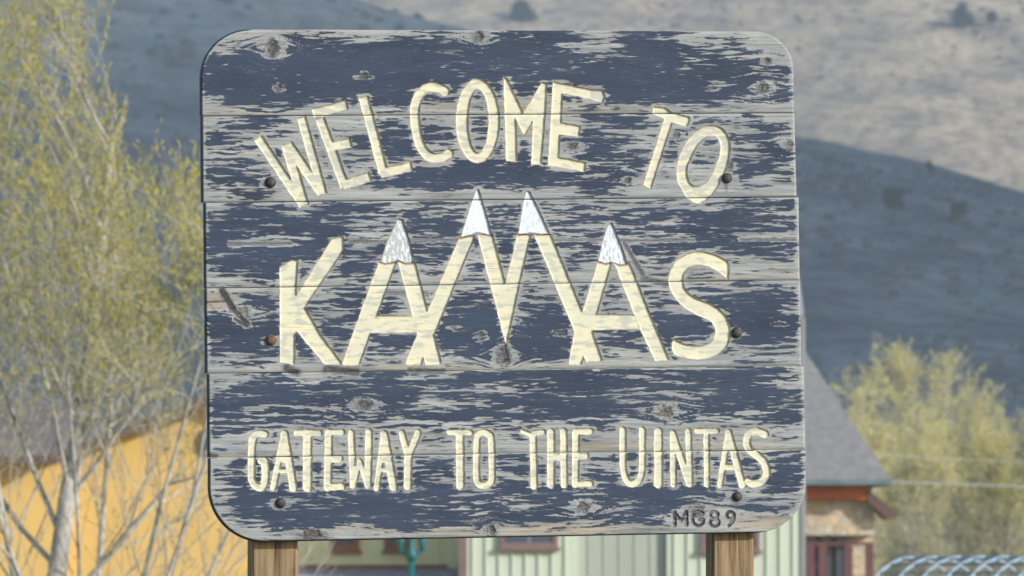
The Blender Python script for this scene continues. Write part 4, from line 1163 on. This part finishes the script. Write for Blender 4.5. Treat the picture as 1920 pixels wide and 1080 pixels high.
    nL = len(loop); base = len(Pv)
    front_copy = Pv[loop]; backv = front_copy.copy(); backv[:, 1] = THICK
    Vall = np.concatenate([Pv, front_copy, backv])
    a_ = base + np.arange(nL); b_ = np.roll(a_, -1)
    Qs = np.stack([a_, b_, b_ + nL, a_ + nL], -1)
    idb = base + nL + np.arange(nL)
    # back as strips between matching top and bottom loop vertices
    top = idb[:nur]; bot = idb[nur - 1 + nvr - 1: nur - 1 + nvr - 1 + nur][::-1]
    Qb = np.stack([top[:-1], top[1:], bot[1:], bot[:-1]], -1)
    Qall = np.concatenate([Qp, Qs, Qb])
    att = {k: np.concatenate([v_, np.full(2 * nL, {'paint': 0.35, 'dark': 0.0, 'rim': 0.0, 'warm': 0.0}[k])]) for k, v_ in A.items()}
    used = np.unique(Qall); remap = np.full(len(Vall), -1); remap[used] = np.arange(len(used))
    me = bpy.data.meshes.new('plank')
    set_mesh(me, Vall[used], remap[Qall])
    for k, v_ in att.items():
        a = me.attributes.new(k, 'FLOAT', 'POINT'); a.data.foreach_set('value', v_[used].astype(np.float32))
    me.materials.append(M['plank'])
    po = bpy.data.objects.new('plank', me); COL.objects.link(po); po.parent = sign
    for gi in np.unique(cI[cI >= 0]):
        q = Q[cI == gi]; us = np.unique(q); rm_ = np.full(len(Pv), -1); rm_[us] = np.arange(len(us))
        letter_parts.setdefault(int(gi), []).append((Pv[us], rm_[q], wear[us], edge[us]))

for gi, pcs in letter_parts.items():
    G = GLYPHS[gi]
    off = 0; VV, QQ, W, E = [], [], [], []
    for v_, q_, w_, e_ in pcs:
        VV.append(v_); QQ.append(q_ + off); W.append(w_); E.append(e_); off += len(v_)
    nm = 'snowcap' if G['kind'] == 'snowcap' else 'letter'
    me = bpy.data.meshes.new(nm)
    set_mesh(me, np.concatenate(VV), np.concatenate(QQ))
    for k, v_ in (('wear', W), ('edge', E)):
        a = me.attributes.new(k, 'FLOAT', 'POINT'); a.data.foreach_set('value', np.concatenate(v_).astype(np.float32))
    me.materials.append(M[{'letter': 'cream', 'snowcap': 'snow', 'initial': 'initials'}[G['kind']]])
    o = bpy.data.objects.new(nm, me); COL.objects.link(o); o.parent = sign
    if G['kind'] == 'initial': o['label'] = 'small dark carved ' + ('figure ' if G['ch'].isdigit() else 'letter ') + G['ch']
    elif G['kind'] == 'letter': o['label'] = 'cream carved letter ' + G['ch']

# ---- bolts
for k, (px, py, r, mk) in enumerate([(507, 342, 10.5, 'iron'), (1363, 334, 10, 'iron'), (508, 638, 10.5, 'rusty_iron'), (1381, 624, 10.5, 'iron'), (526, 943, 10, 'iron'), (1382, 931, 9.5, 'iron')]):
    u_, h_ = (float(a) for a in to_plane(px, py))
    r *= PXM
    prof = [(r * 1.0, 0.004), (r * 1.0, -0.0025), (r * 0.82, -0.0035), (r * 0.78, -0.008), (r * 0.55, -0.0115), (r * 0.2, -0.013), (0.0004, -0.0133)]
    mb = MB(); N = 16
    for rr, yy in prof:
        for j in range(N):
            t = 2 * math.pi * j / N
            mb.v.append((u_ + rr * math.cos(t), yy, h_ + rr * math.sin(t)))
    for i in range(len(prof) - 1):
        for j in range(N):
            j2 = (j + 1) % N
            mb.f.append((i * N + j, i * N + j2, (i + 1) * N + j2, (i + 1) * N + j))
    bo = mb.build('bolt', M[mk], sign, True)

# ---- posts
for (px0, px1, lean) in ((475.5, 562.5, 0.0), (1340.5, 1418, 0.0)):
    ua, _ = to_plane(px0, 1045); ub, _ = to_plane(px1, 1045)
    ua, ub = float(ua), float(ub)
    me_rows = []
    yf, yb = THICK + 0.003, THICK + 0.003 + 0.15
    zs_ = list(np.linspace(-0.6, 3.3, 40)); ch = 0.008
    ring_ = lambda: [(ua + ch, yf), (ub - ch, yf), (ub, yf + ch), (ub, yb - ch), (ub - ch, yb), (ua + ch, yb), (ua, yb - ch), (ua, yf + ch)]
    mb = MB()
    for i, zz_ in enumerate(zs_):
        for (a, c) in ring_():
            mb.v.append((a + 0.0015 * math.sin(zz_ * 3.1 + ua), c, zz_))
    for i in range(len(zs_) - 1):
        for j in range(8):
            j2 = (j + 1) % 8
            mb.f.append((i * 8 + j, i * 8 + j2, (i + 1) * 8 + j2, (i + 1) * 8 + j))
    mb.f.append(tuple(range(8))[::-1]); mb.f.append(tuple((len(zs_) - 1) * 8 + j for j in range(8)))
    mb.build('post', M['post'], sign)

# ------------------------------------------------------------------ air
HAZE = 0.00027
if HAZE > 0:
    hz = MB().box(-1500, 1500, -90, 2750, -4, 460)
    m = bpy.data.materials.new('haze'); m.use_nodes = True
    nn_ = m.node_tree.nodes; nn_.remove(nn_['Principled BSDF'])
    pvn = nn_.new('ShaderNodeVolumePrincipled')
    pvn.inputs['Color'].default_value = (0.74, 0.87, 1.0, 1)
    pvn.inputs['Density'].default_value = HAZE
    pvn.inputs['Anisotropy'].default_value = 0.0
    m.node_tree.links.new(pvn.outputs[0], nn_['Material Output'].inputs['Volume'])
    ho = hz.build('haze', m); ho['kind'] = 'stuff'
